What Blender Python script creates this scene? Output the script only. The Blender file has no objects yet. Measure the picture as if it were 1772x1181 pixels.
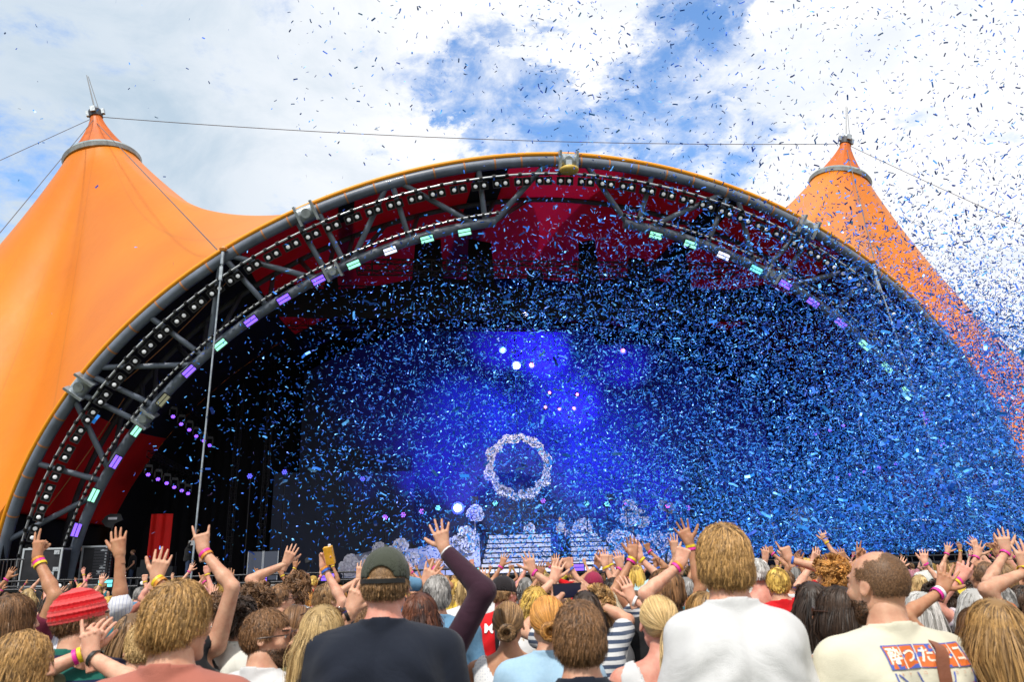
import bpy, math, random
import numpy as np
from mathutils import Vector, Matrix
random.seed(7); RNG = np.random.default_rng(7)
C = bpy.context.scene.collection
R = math.radians
# ------------------------------------------------------------------ camera
F, PITCH, ROLL = 1304.8, 0.2976, 0.0291
CAM = np.array([0, 0, 1.75])
_c, _s = math.cos(ROLL), math.sin(ROLL)
U0 = np.array([0, -math.sin(PITCH), math.cos(PITCH)]); FW = np.array([0, math.cos(PITCH), math.sin(PITCH)]); R0 = np.array([1., 0, 0])
RIGHT = _c*R0 - _s*U0; UP = _s*R0 + _c*U0
cam_d = bpy.data.cameras.new('camera'); cam = bpy.data.objects.new('camera', cam_d); C.objects.link(cam)
cam_d.sensor_width = 36; cam_d.lens = F/1772*36; cam_d.clip_start = .1; cam_d.clip_end = 3000
cam_d.dof.use_dof = True; cam_d.dof.focus_distance = 24; cam_d.dof.aperture_fstop = 5.6
m = Matrix.Identity(4)
for i in range(3):
    m[i][0] = RIGHT[i]; m[i][1] = UP[i]; m[i][2] = -FW[i]; m[i][3] = CAM[i]
cam.matrix_world = m
sc = bpy.context.scene; sc.camera = cam
# ------------------------------------------------------------------ light and exposure
SUN_EL, SUN_AZ = 56, 205      # azimuth clockwise from +Y: behind the camera, to the left
world = bpy.data.worlds.new('World'); sc.world = world; world.use_nodes = True
sun_d = bpy.data.lights.new('sun', 'SUN'); sun = bpy.data.objects.new('sun', sun_d); C.objects.link(sun)
sun_d.energy = 3.3; sun_d.angle = R(4); sun_d.color = (1, .95, .87)
_a, _e = R(SUN_AZ), R(SUN_EL)
sdir = Vector((math.sin(_a)*math.cos(_e), math.cos(_a)*math.cos(_e), math.sin(_e)))
sun.rotation_euler = (-sdir).to_track_quat('-Z', 'Y').to_euler(); sun.location = sdir*200
sc.view_settings.view_transform = 'Standard'; sc.view_settings.look = 'None'
sc.view_settings.gamma = 1; sc.view_settings.exposure = .28
sc.cycles.use_denoising = True; sc.cycles.max_bounces = 5; sc.cycles.diffuse_bounces = 4; sc.cycles.transparent_max_bounces = 12
sc.cycles.caustics_reflective = False; sc.cycles.caustics_refractive = False
sc.cycles.sample_clamp_indirect = 4

def ray(px, py):
    v = RIGHT*((px-886)/F) + UP*((590.5-py)/F) + FW
    return v
def at(px, py, d):                      # point on the sight line of a pixel, d metres ahead
    r = ray(px, py); return CAM + r*(d/r[1])

class NG:                               # small node-graph helper
    def __init__(s, tree): s.t = tree; s.n = tree.nodes; s.l = tree.links
    def new(s, typ, **kw):
        n = s.n.new(typ)
        for k, v in kw.items(): setattr(n, k, v)
        return n
    def link(s, a, b): s.l.new(a, b)
    def val(s, x):
        if isinstance(x, (int, float)):
            n = s.new('ShaderNodeValue'); n.outputs[0].default_value = x; return n.outputs[0]
        return x
    def math(s, op, a, b=None, c=None, clamp=False):
        n = s.new('ShaderNodeMath', operation=op, use_clamp=clamp)
        for i, v in enumerate((a, b, c)):
            if v is None: continue
            if isinstance(v, (int, float)): n.inputs[i].default_value = v
            else: s.link(v, n.inputs[i])
        return n.outputs[0]
    def vmath(s, op, a, b=None, scale=None):
        n = s.new('ShaderNodeVectorMath', operation=op)
        for i, v in enumerate((a, b)):
            if v is None: continue
            if isinstance(v, (tuple, list)): n.inputs[i].default_value = v
            else: s.link(v, n.inputs[i])
        if scale is not None: n.inputs['Scale'].default_value = scale
        return n.outputs['Value'] if op in ('DOT_PRODUCT', 'LENGTH') else n.outputs['Vector']
    def noise(s, vec, scale, detail=4, rough=.55, dist=0, out='Fac'):
        n = s.new('ShaderNodeTexNoise'); s.link(vec, n.inputs['Vector']) if vec is not None else None
        n.inputs['Scale'].default_value = scale; n.inputs['Detail'].default_value = detail
        n.inputs['Roughness'].default_value = rough; n.inputs['Distortion'].default_value = dist
        return n.outputs[out]
    def ramp(s, fac, pts):
        n = s.new('ShaderNodeValToRGB'); s.link(fac, n.inputs[0]); e = n.color_ramp.elements
        while len(e) < len(pts): e.new(.5)
        for x, (p, c) in zip(e, pts): x.position = p; x.color = (*c, 1) if len(c) == 3 else c
        return n.outputs[0]
    def mix(s, f, a, b, typ='MIX'):
        n = s.new('ShaderNodeMix', data_type='RGBA', blend_type=typ)
        for i, v in ((0, f), (6, a), (7, b)):
            if isinstance(v, (int, float)): n.inputs[i].default_value = v
            elif isinstance(v, (tuple, list)): n.inputs[i].default_value = (*v, 1) if len(v) == 3 else v
            else: s.link(v, n.inputs[i])
        return n.outputs[2]
    def smooth(s, x, a, b):
        n = s.new('ShaderNodeMapRange', interpolation_type='SMOOTHSTEP'); s.link(x, n.inputs[0])
        n.inputs[1].default_value = a; n.inputs[2].default_value = b; return n.outputs[0]

# ------------------------------------------------------------------ sky with clouds
def build_sky():
    g = NG(world.node_tree); g.n.clear()
    out = g.new('ShaderNodeOutputWorld'); bg = g.new('ShaderNodeBackground'); bg.inputs[1].default_value = .082
    g.link(bg.outputs[0], out.inputs[0])
    sky = g.new('ShaderNodeTexSky', sky_type='NISHITA'); sky.sun_disc = False
    sky.sun_elevation = _e; sky.sun_rotation = _a; sky.air_density = 1.0; sky.dust_density = .3; sky.ozone_density = 2.5
    hs = g.new('ShaderNodeHueSaturation'); hs.inputs['Saturation'].default_value = 1.12; hs.inputs['Value'].default_value = 3.0; g.link(sky.outputs[0], hs.inputs['Color'])
    tc = g.new('ShaderNodeTexCoord'); d = tc.outputs['Generated']
    sep = g.new('ShaderNodeSeparateXYZ'); g.link(d, sep.inputs[0])
    z = g.math('ADD', g.math('MAXIMUM', sep.outputs[2], 0.0), .22)
    cb = g.new('ShaderNodeCombineXYZ'); g.link(g.math('DIVIDE', sep.outputs[0], z), cb.inputs[0]); g.link(g.math('DIVIDE', sep.outputs[1], z), cb.inputs[1])
    p = cb.outputs[0]
    n1 = g.noise(p, 3.2, 10, .62, .5)
    n2 = g.noise(p, 11, 8, .65, .3)
    # openings in the cloud deck, each a direction in the real sky, their edges torn by noise
    w1 = g.noise(p, 2.6, 9, .62, .3, 'Color'); w2 = g.noise(p, 9, 8, .7, .2, 'Color')
    dw = g.vmath('ADD', d, g.vmath('SCALE', g.vmath('SUBTRACT', w1, (.5, .5, .5)), scale=.42)); dw = g.vmath('ADD', dw, g.vmath('SCALE', g.vmath('SUBTRACT', w2, (.5, .5, .5)), scale=.14)); dw = g.vmath('NORMALIZE', dw)
    tot = None
    for px, py, rad, amp in ((880, 175, .085, 1.0), (840, 95, .07, .8), (780, 50, .07, .6), (1150, 108, .06, 1.0), (1262, 88, .05, .9), (930, 235, .08, .85), (820, 150, .05, .7),
                             (1215, 285, .10, .9), (1100, 262, .07, .7), (1000, 200, .06, .6), (640, 90, .07, .35), (700, 330, .06, .35), (-30, 440, .14, .6), (1335, 300, .06, .5), (550, 40, .08, .3),
                             (60, 150, .16, .34), (330, 150, .10, .2), (1700, 620, .10, .4)):
        r = ray(px, py); r = r/np.linalg.norm(r)
        dot = g.vmath('DOT_PRODUCT', dw, tuple(float(x) for x in r))
        b = g.math('MULTIPLY', g.smooth(dot, math.cos(rad*1.35), math.cos(rad*.0)), amp)
        tot = b if tot is None else g.math('ADD', tot, b)
    tot = g.math('MINIMUM', tot, 1.1)
    f = g.math('ADD', g.math('MULTIPLY', g.math('SUBTRACT', n1, .5), 3.2), g.math('MULTIPLY', g.math('SUBTRACT', n2, .5), 2.6))
    hole = g.smooth(g.math('SUBTRACT', g.math('MULTIPLY', tot, 1.08), g.math('ADD', f, .66)), -.3, .95)
    sh = g.noise(p, .9, 6, .55, .2)
    left = g.smooth(g.math('SUBTRACT', sep.outputs[0], g.math('MULTIPLY', sh, .5)), -.25, -.75)
    sh2 = g.math('ADD', g.math('MULTIPLY', g.smooth(n1, .45, .72), .38), g.math('MULTIPLY', left, .75), clamp=True)
    cloud = g.mix(sh2, (10.8, 10.9, 11.2), (5.4, 6.7, 8.0))
    col = g.mix(hole, cloud, hs.outputs[0])
    # below the horizon: a dull field tone
    low = g.smooth(sep.outputs[2], -.02, .01)
    col = g.mix(low, (2.2, 2.1, 1.8), col)
    g.link(col, bg.inputs[0])
build_sky()

# ------------------------------------------------------------------ materials
MATS = {}
def mat(name, col=(.5, .5, .5), rough=.6, metal=0, spec=.4, emit=None, estr=0, bump=None, var=None, coat=0, sheen=0, sub=0):
    if name in MATS: return MATS[name]
    M = bpy.data.materials.new(name); M.use_nodes = True; g = NG(M.node_tree)
    b = g.n['Principled BSDF']; b.inputs['Base Color'].default_value = (*col, 1); b.inputs['Roughness'].default_value = rough
    b.inputs['Metallic'].default_value = metal; b.inputs['Specular IOR Level'].default_value = spec
    b.inputs['Coat Weight'].default_value = coat; b.inputs['Sheen Weight'].default_value = sheen
    if sub: b.inputs['Subsurface Weight'].default_value = sub; b.inputs['Subsurface Radius'].default_value = (.012, .004, .002); b.inputs['Subsurface Scale'].default_value = 1
    if emit: b.inputs['Emission Color'].default_value = (*emit, 1); b.inputs['Emission Strength'].default_value = estr
    tc = g.new('ShaderNodeTexCoord')
    if var:                              # (scale, amount): worn, uneven colour
        n = g.noise(tc.outputs['Object'], var[0], 6, .6)
        lo = tuple(c*(1-var[1]) for c in col); hi = tuple(min(1, c*(1+var[1])) for c in col)
        g.link(g.ramp(n, [(.3, lo), (.7, hi)]), b.inputs['Base Color'])
        g.link(g.math('ADD', g.math('MULTIPLY', n, .3), rough-.15), b.inputs['Roughness'])
    if bump:                             # (scale, strength)
        n = g.noise(tc.outputs['Object'], bump[0], 5, .6); bp = g.new('ShaderNodeBump')
        bp.inputs['Strength'].default_value = bump[1]; bp.inputs['Distance'].default_value = .02; g.link(n, bp.inputs['Height']); g.link(bp.outputs[0], b.inputs['Normal'])
    MATS[name] = M; return M
def lit(name, col, s): return mat(name, (.02, .02, .02), emit=col, estr=s)

# ------------------------------------------------------------------ mesh helpers
def nrm(v): v = np.asarray(v, float); return v/(np.linalg.norm(v)+1e-12)
def frame(d):
    d = nrm(d); a = np.array([0, 0, 1.]) if abs(d[2]) < .9 else np.array([1., 0, 0]); x = nrm(np.cross(a, d)); y = np.cross(d, x); return x, y, d
class MB:
    def __init__(s): s.v = []; s.f = []; s.m = []; s.mats = []
    def mi(s, m):
        if m is None: return 0
        if m not in s.mats: s.mats.append(m)
        return s.mats.index(m)
    def raw(s, v, f, m=None):
        o = len(s.v); s.v += [tuple(map(float, x)) for x in v]; k = s.mi(m)
        for q in f: s.f.append(tuple(int(i)+o for i in q)); s.m.append(k)
    def box(s, c, h, ax=None, m=None):
        ax = np.eye(3) if ax is None else np.asarray(ax); c = np.asarray(c, float)
        v = [c + ax[0]*h[0]*i + ax[1]*h[1]*j + ax[2]*h[2]*k for i in (-1, 1) for j in (-1, 1) for k in (-1, 1)]
        s.raw(v, [(0, 1, 3, 2), (4, 6, 7, 5), (0, 4, 5, 1), (2, 3, 7, 6), (0, 2, 6, 4), (1, 5, 7, 3)], m)
    def tube(s, pts, r, n=8, m=None, caps=True):
        pts = [np.asarray(p, float) for p in pts]; k = len(pts); rr = r if hasattr(r, '__len__') else [r]*k
        x, y, d = frame(pts[1]-pts[0]); v = []
        for i, p in enumerate(pts):
            d2 = nrm(pts[min(i+1, k-1)]-pts[max(i-1, 0)]); x = nrm(x-d2*np.dot(x, d2)); y = np.cross(d2, x)
            for j in range(n):
                a = 2*math.pi*j/n; v.append(p + (x*math.cos(a)+y*math.sin(a))*rr[i])
        f = [(i*n+j, i*n+(j+1) % n, (i+1)*n+(j+1) % n, (i+1)*n+j) for i in range(k-1) for j in range(n)]
        if caps: f += [tuple(range(n))[::-1], tuple(range((k-1)*n, k*n))]
        s.raw(v, f, m)
    def disc(s, c, d, r, n=16, th=.02, m=None):
        d = nrm(d); s.tube([np.asarray(c)-d*th/2, np.asarray(c)+d*th/2], r, n, m)
    def ball(s, c, r, n=10, m=None, sq=(1, 1, 1)):
        c = np.asarray(c, float); v = []; f = []; k = max(4, n//2)
        for i in range(k+1):
            t = math.pi*i/k
            for j in range(n):
                a = 2*math.pi*j/n; v.append(c+np.array([math.sin(t)*math.cos(a)*sq[0], math.sin(t)*math.sin(a)*sq[1], math.cos(t)*sq[2]])*r)
        for i in range(k):
            for j in range(n): f.append((i*n+j, (i+1)*n+j, (i+1)*n+(j+1) % n, i*n+(j+1) % n))
        s.raw(v, f, m)
    def build(s, name, m=None, parent=None, smooth=None, loc=None):
        me = bpy.data.meshes.new(name); v = np.array(s.v) if s.v else np.zeros((0, 3))
        if loc is not None: v = v-np.asarray(loc)
        me.from_pydata(v.tolist(), [], s.f)
        for mm in ([m] if not s.mats else s.mats): me.materials.append(mm)
        if s.mats: me.polygons.foreach_set('material_index', s.m)
        o = bpy.data.objects.new(name, me); C.objects.link(o)
        if smooth is not None:
            me.polygons.foreach_set('use_smooth', [True]*len(me.polygons))
            if smooth < 180: me.set_sharp_from_angle(angle=R(smooth))
        if parent: o.parent = parent
        if loc is not None: o.location = loc
        return o
def fast_mesh(name, v, f, m=None, parent=None, smooth=True, mats=None, mi=None):   # numpy arrays, equal face size
    me = bpy.data.meshes.new(name); v = np.ascontiguousarray(v, np.float32); f = np.ascontiguousarray(f, np.int32); n, k = f.shape
    me.vertices.add(len(v)); me.vertices.foreach_set('co', v.ravel()); me.loops.add(n*k); me.loops.foreach_set('vertex_index', f.ravel())
    me.polygons.add(n); me.polygons.foreach_set('loop_start', np.arange(n, dtype=np.int32)*k)
    me.polygons.foreach_set('use_smooth', np.full(n, smooth))
    for q in (mats or [m]): me.materials.append(q)
    if mi is not None: me.polygons.foreach_set('material_index', np.asarray(mi, np.int32))
    me.update(calc_edges=True)
    o = bpy.data.objects.new(name, me); C.objects.link(o)
    if parent: o.parent = parent
    return o
def tag(o, label=None, cat=None, group=None, kind=None):
    if label: o['label'] = label
    if cat: o['category'] = cat
    if group: o['group'] = group
    if kind: o['kind'] = kind
    return o
def empty(name, loc, label, cat, group=None, rz=0):
    o = bpy.data.objects.new(name, None); C.objects.link(o); o.location = tuple(float(x) for x in loc); o.rotation_euler.z = rz
    o.empty_display_size = .3
    return tag(o, label, cat, group)
def kids(o): return [c for c in ALLOBJ if c.parent == o]
def copy_tree(o, parent=None, loc=None):
    c = o.copy(); C.objects.link(c)
    if parent: c.parent = parent
    for ch in list(o.children): copy_tree(ch, c)
    return c
def under(parent, *objs):               # parent keeping world coordinates (parent unrotated, unscaled)
    for o in objs:
        o.parent = parent; o.location = Vector(o.location)-Vector(parent.location)
    return objs[0] if objs else None

# ------------------------------------------------------------------ the stage's own axes
PHI, TILT, S0, DB = .1165, .3984, 1.5624, 36.0
T_ = np.array([math.cos(PHI), math.sin(PHI), 0]); N_ = np.array([-math.sin(PHI), math.cos(PHI), 0]); K_ = np.array([0, 0, 1.])
BASE = np.array([0, DB, 0.])
AXS = (T_, N_, K_)
def W(s, n, z): return BASE + T_*(S0+s) + N_*n + K_*z
def on_n(px, py, n):                    # sight line meets the upright plane n metres behind the arch foot
    r = ray(px, py); lam = np.dot(W(0, n, 0)-CAM, N_)/np.dot(r, N_); X = CAM+r*lam
    return np.array([np.dot(X-W(0, 0, 0), T_), n, X[2]])
UPA = K_*math.cos(TILT)-N_*math.sin(TILT); NA = N_*math.cos(TILT)+K_*math.sin(TILT)
def AP(s, w, o=0): return W(0, 0, 0) + T_*s + UPA*w + NA*o
def on_arch(px, py, o=0):
    r = ray(px, py); lam = np.dot(AP(0, 0, o)-CAM, NA)/np.dot(r, NA); X = CAM+r*lam-AP(0, 0, o)
    return np.dot(X, T_), np.dot(X, UPA)
def sup(t, a, h, e):                    # superellipse, t=0 left foot .. 1 right foot
    th = math.pi*(1-t); c, s_ = math.cos(th), math.sin(th)
    return a*math.copysign(abs(c)**(2/e), c), h*abs(s_)**(2/e)
OUT = (23.5557, 19.97, 1.9147); INN = (20.8943, 17.6416, 1.8435)
def arch_pts(par, n=160, o=0, t0=0., t1=1.):
    return [AP(*sup(t0+(t1-t0)*i/n, *par), o) for i in range(n+1)]
def snap(px, py, par):                  # nearest parameter of an arch curve to a pixel
    s, w = on_arch(px, py); best = min(range(1, 1000), key=lambda i: (sup(i/1000, *par)[0]-s)**2+(sup(i/1000, *par)[1]-w)**2)
    return best/1000
def even(par, n0, n1, step):            # parameters spaced evenly by length
    ts = np.linspace(n0, n1, 2000); P = np.array([sup(t, *par) for t in ts]); L = np.concatenate([[0], np.cumsum(np.linalg.norm(np.diff(P, axis=0), axis=1))])
    k = max(2, int(L[-1]/step)); return [float(np.interp(L[-1]*i/k, L, ts)) for i in range(k+1)]
# ------------------------------------------------------------------ ground
gm = mat('trampled_grass', (.07, .075, .035), .9, bump=(8, .5), var=(3, .4))
g_ = MB(); g_.raw([(-700, -300, 0), (700, -300, 0), (700, 1200, 0), (-700, 1200, 0)], [(0, 1, 2, 3)])
tag(g_.build('ground', gm), kind='structure')

# ------------------------------------------------------------------ arch truss
steel = mat('grey_steel', (.13, .155, .20), .45, spec=.5, var=(1.2, .3), coat=.1)
steel_d = mat('dark_steel', (.05, .05, .06), .5, var=(2, .3))
galv = mat('galvanised_metal', (.38, .42, .45), .42, metal=.6, var=(5, .3))
blk = mat('black_paint', (.012, .012, .014), .55)
orange_tie = mat('orange_webbing', (.42, .17, .06), .7)
wire = mat('steel_wire', (.28, .29, .3), .45, metal=.6)
truss = empty('arch_truss', W(0, 0, 0), 'huge grey tubular steel arch framing the open stage front', 'arch')
m_ = MB(); m_.tube(arch_pts(OUT), .225, 20); under(truss, m_.build('outer_chord', steel, smooth=60))
ti0, ti1 = snap(858, 387, INN), snap(1079, 389, INN)
for a, b in ((0, ti0), (ti1, 1)):
    m_ = MB(); m_.tube(arch_pts(INN, 80, 0, a, b), .21, 18); under(truss, m_.build('inner_chord', steel, smooth=60))
m_ = MB(); m_.tube(arch_pts((22.3, 18.6, 1.9), 140, 2.6), .12, 12); under(truss, m_.build('rear_chord', steel_d, smooth=60))
ALT = [(0, 937, 151, 849), (68, 805, 165, 827), (138, 696, 176, 809), (150, 690, 232, 726), (169, 660, 257, 696), (180, 647, 332, 625), (268, 558, 342, 605),
       (385, 452, 352, 600), (394, 453, 455, 521), (401, 450, 543, 472), (516, 385, 560, 460), (553, 372, 590, 445), (672, 328, 602, 443), (680, 325, 705, 406),
       (692, 323, 821, 380), (829, 297, 838, 379), (948, 290, 855, 383), (1012, 291, 1086, 386), (1130, 304, 1103, 386), (1256, 336, 1120, 392), (1259, 342, 1225, 418),
       (1276, 342, 1306, 455), (1391, 392, 1323, 465), (1405, 406, 1354, 480), (1496, 462, 1367, 490), (1500, 474, 1442, 545), (1513, 468, 1512, 605), (1581, 572, 1529, 620),
       (1622, 632, 1532, 625), (1633, 665, 1588, 700)]
br = []
for x0, y0, x1, y1 in ALT: br.append((snap(x0, y0, OUT), snap(x1, y1, INN)))
for to, ti in br[:3]: br.append((1-to, 1-ti))
br.append((.012, .075)); br.append((.988, .925)); 
for to, ti in br:
    m_ = MB(); m_.tube([AP(*sup(to, *OUT)), AP(*sup(ti, *INN))], .12, 12); under(truss, m_.build('brace', steel, smooth=60))
for to, ti in br[2:-2:1]:               # rear braces to the rear chord
    t2 = (to+ti)/2
    m_ = MB(); m_.tube([AP(*sup(ti, *INN)), AP(*sup(min(.97, t2+.012), 22.3, 18.6, 1.9), 2.6)], .10, 8); under(truss, m_.build('rear_brace', steel_d, smooth=60))
for px, py in ((17, 890), (35, 858), (54, 825), (78, 771), (108, 725), (163, 652), (203, 612), (237, 575), (281, 534), (320, 498), (363, 462), (411, 435), (458, 406), (500, 385), (551, 364), (601, 343), (648, 326), (702, 311), (750, 300), (804, 291),
               (855, 284), (902, 282), (958, 281), (1005, 283), (1054, 289), (1103, 296), (1151, 304), (1198, 316), (1256, 335), (1293, 345), (1337, 362), (1378, 382), (1453, 428), (1484, 445), (1522, 476), (1564, 511), (1598, 545), (1630, 585), (1668, 632), (1700, 680), (1730, 735)):
    t = snap(px, py, OUT); p = AP(*sup(t, *OUT)); q = AP(*sup(t+.002, *OUT)); d = nrm(q-p)
    m_ = MB(); m_.tube([p-d*.035, p+d*.035], .236, 16); under(truss, m_.build('tie_strap', orange_tie, smooth=60))
def clamp(px, py, par, big=1):
    t = snap(px, py, par); p = AP(*sup(t, *par)); d = nrm(AP(*sup(t+.002, *par))-p); y = NA; x = np.cross(y, d)
    m_ = MB(); m_.tube([p-d*.32*big, p+d*.32*big], .36*big, 16); m_.disc(p-y*.36*big, y, .2*big, 16, .1)
    for s in (-1, 1): m_.box(p+d*.36*s*big-y*.05, (.42*big, .42*big, .05), (x, y, d))
    under(truss, m_.build('splice_clamp', galv, smooth=40))
for a in ((148, 672), (530, 370), (982, 287), (1395, 390)): clamp(*a, OUT)
for a in ((250, 720), (577, 470), (1333, 475)): clamp(*a, INN, .8)
# winch block hanging under the arch peak
p = W(*on_n(982, 294, on_n(982, 294, -7.7)[1]))
p = AP(*on_arch(981, 293))
m_ = MB(); m_.ball(p-NA*.5-K_*.1, .33, 16, mat('yellow_paint', (.6, .4, .08), .45, var=(6, .3)), (1.25, 1, .55)); m_.box(p-NA*.45+K_*.22, (.12, .1, .16), AXS, galv); m_.tube([p-NA*.45+K_*.2, p+K_*.5-NA*.3], .04, 6, galv)
tag(m_.build('pulley_block', smooth=50), 'yellow pulley block hanging below the peak of the grey arch', 'pulley')

# ------------------------------------------------------------------ rope light line, blinders and LED panels
ROPE = (22.80, 19.44, 1.91)
wt = mat('white_rope', (.75, .76, .78), .5)
m_ = MB(); m_.tube(arch_pts(ROPE, 260, -.3, .01, .99), .045, 6, mat('aluminium_rail', (.6, .62, .65), .35, metal=.5))
for t in even(ROPE, .012, .988, .55):
    p = AP(*sup(t, *ROPE), -.3); d = nrm(AP(*sup(t+.001, *ROPE), -.3)-p); m_.tube([p-d*.07, p+d*.07], .085, 6, blk)
tag(m_.build('mounting_rail', smooth=60), 'thin pale rail with black lashings following the arch above the round lamps', 'rail')
RI = (21.25, 17.98, 1.85)
for a, b, nm in ((.01, ti0+.002, 'left'), (ti1-.002, .99, 'right')):
    m_ = MB(); m_.tube(arch_pts(RI, 200, -.3, a, b), .04, 6, MATS['aluminium_rail'])
    for t in even(RI, a, b, .3):
        p = AP(*sup(t, *RI), -.3); d = nrm(AP(*sup(t+.001, *RI), -.3)-p); m_.tube([p-d*.05, p+d*.05], .085, 6, blk)
    tag(m_.build('mounting_rail', smooth=60), 'thin black lashed rail on top of the %s inner arch chord' % nm, 'rail')
lens_m = mat('frosted_lamp_lens', (.80, .82, .84), .3, emit=(1, 1, 1), estr=.14)  # faint emission stands in for the bright sky reflected in the lens
housing = mat('black_lamp_housing', (.02, .02, .023), .4, var=(9, .4))
def orient(o, x, y, z, loc):
    mm = Matrix.Identity(4)
    for i in range(3): mm[i][0] = x[i]; mm[i][1] = y[i]; mm[i][2] = z[i]; mm[i][3] = loc[i]
    o.matrix_world = mm
def make_blinder():
    r = empty('blinder_light', (0, 0, 0), 'x', 'stage light', 'twin round lamps hanging along the arch')
    h = MB()
    for s in (-1, 1):
        for a, b, c, d in ((0, .19, .19, .02), (0, -.19, .19, .02), (.19, 0, .02, .19), (-.19, 0, .02, .19)): h.box((s*.215+a, 0, b), (c, .12, d))
        h.box((s*.215, .1, 0), (.18, .02, .18)); h.tube([(s*.215, -.1, 0), (s*.215, .08, 0)], [.15, .1], 16, caps=False)
    h.box((0, .02, .3), (.3, .02, .02)); h.box((.28, .02, .24), (.015, .02, .07)); h.box((-.28, .02, .24), (.015, .02, .07))
    h.build('housing', housing, r)
    for s in (-1, 1):
        l = MB(); l.ball((s*.215, -.07, 0), .100, 16, None, (1, .45, 1)); l.build('lens', lens_m, r, smooth=180)
    return r
bl = make_blinder(); first = True; nb = 0
LAMPC = (22.48, 19.14, 1.905)
ts = even(LAMPC, .03, .97, .90)
names = ['near the left foot of the arch', 'on the lower left of the arch', 'on the upper left of the arch', 'left of the arch peak', 'right of the arch peak', 'on the upper right of the arch', 'on the lower right of the arch', 'near the right foot of the arch']
cnt = {}
for i, t in enumerate(ts):
    p = AP(*sup(t, *LAMPC), -.25); d = nrm(AP(*sup(t+.002, *LAMPC))-AP(*sup(t, *LAMPC))); look = nrm(CAM+np.array([0, -3, 0])-p); y = -look
    x = nrm(d-y*np.dot(d, y)); z = np.cross(x, y); o = bl if first else copy_tree(bl); first = False
    orient(o, x*.84, y*.84, z*.84, p); k = min(7, int(i/len(ts)*8)); cnt[k] = cnt.get(k, 0)+1
    o['label'] = 'twin round lamp %s, %s in that stretch' % (names[k], ['first', 'second', 'third', 'fourth', 'fifth', 'sixth', 'seventh', 'eighth', 'ninth', 'tenth', 'eleventh', 'twelfth'][cnt[k]-1])
def make_panel():
    r = empty('led_panel', (0, 0, 0), 'x', 'stage light', 'led bar lights under the inner arch chord')
    h = MB(); h.box((0, .06, 0), (.34, .05, .2)); h.box((0, .02, .2), (.34, .06, .015)); h.box((0, .02, -.2), (.34, .06, .015)); h.box((.34, .02, 0), (.015, .06, .2)); h.box((-.34, .02, 0), (.015, .06, .2)); h.build('housing', housing, r)
    for s in (-1, 1):
        b = MB(); b.box((0, -.01, s*.088), (.31, .02, .068)); b.build('light_bar', lit('led_violet', (.22, .1, 1), 1.6), r)
    return r
LC = {'v': ('violet', (.20, .10, .9), 1.35), 'g': ('mint green', (.35, 1, .68), 1.15), 'w': ('white', (.75, .8, 1), 1.3), 'c': ('cyan', (.2, .9, .95), 1.2), 'o': ('unlit cream', (.5, .5, .3), .35)}  # the unlit panel's cream tone is a weak glow, added by emission
PANELS = [(132, 918, 'v'), (162, 858, 'g'), (200, 800, 'v'), (237, 745, 'g'), (282, 693, 'o'), (327, 643, 'v'), (381, 597, 'g'), (434, 556, 'v'), (491, 518, 'v'), (551, 485, 'v'), (612, 458, 'g'), (675, 434, 'w'), (739, 414, 'g'), (804, 402, 'g'),
          (1135, 408, 'g'), (1195, 423, 'g'), (1252, 443, 'w'), (1309, 467, 'c'), (1359, 493, 'v'), (1407, 524, 'v'), (1455, 560, 'v'), (1497, 598, 'g'), (1535, 637, 'g'), (1569, 679, 'g'), (1600, 724, 'v'), (1632, 770, 'v'), (1656, 818, 'c'), (1678, 868, 'c')]
pn = make_panel(); ordn = ['lowest', 'second lowest', 'third lowest', 'fourth lowest', 'fifth lowest', 'sixth lowest', 'seventh', 'eighth', 'ninth', 'tenth', 'eleventh', 'twelfth', 'thirteenth', 'topmost']
PAN2 = []
for i, (px, py, c) in enumerate(PANELS):
    t = snap(px, py-4, INN); s, w = on_arch(px, py, -.32); p = AP(s, w, -.32)
    d = nrm(AP(*sup(t+.004, *INN))-AP(*sup(t, *INN))); y = nrm(p-CAM); x = nrm(d-y*np.dot(d, y)); z = np.cross(x, y)
    o = pn if i == 0 else copy_tree(pn); orient(o, x*.84, y*.84, z*.84, p)
    nm, col, st = LC[c]; mm = lit('led_'+nm.replace(' ', '_'), col, st)
    for ch in o.children:
        if ch.name.startswith('light_bar'):
            ch.material_slots[0].link = 'OBJECT'; ch.material_slots[0].material = mm
    left = i < 14; k = i if left else 27-i
    o['label'] = 'led panel with two %s bars, %s on the %s side of the arch' % (nm, ordn[k], 'left' if left else 'right')

# ------------------------------------------------------------------ tie-down poles and cables
for px, py, bx, by, nm in ((385, 446, 332, 985, 'left'), (1513, 466, 1618, 790, 'right')):
    p = AP(*on_arch(px, py, -.4), -.4); r = ray(bx, by); q0 = CAM+r*(p[1]-.0)/r[1]; d = q0-p; q = p+d*(p[2]/(-d[2]))
    m_ = MB(); m_.tube([q, p], .038, 8, galv); m_.box(p-K_*.7, (.06, .06, .3), AXS, galv); m_.tube([p-K_*.3, p+K_*.25], .07, 8, galv); m_.ball(p+K_*.38, .17, 8, mat('tent_orange_patch', (.62, .2, .02), .5), (1, .8, .8))
    tag(m_.build('tie_rod', smooth=40), 'long pale steel tie rod running from the %s shoulder of the arch to the ground' % nm, 'tie rod')

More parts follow.
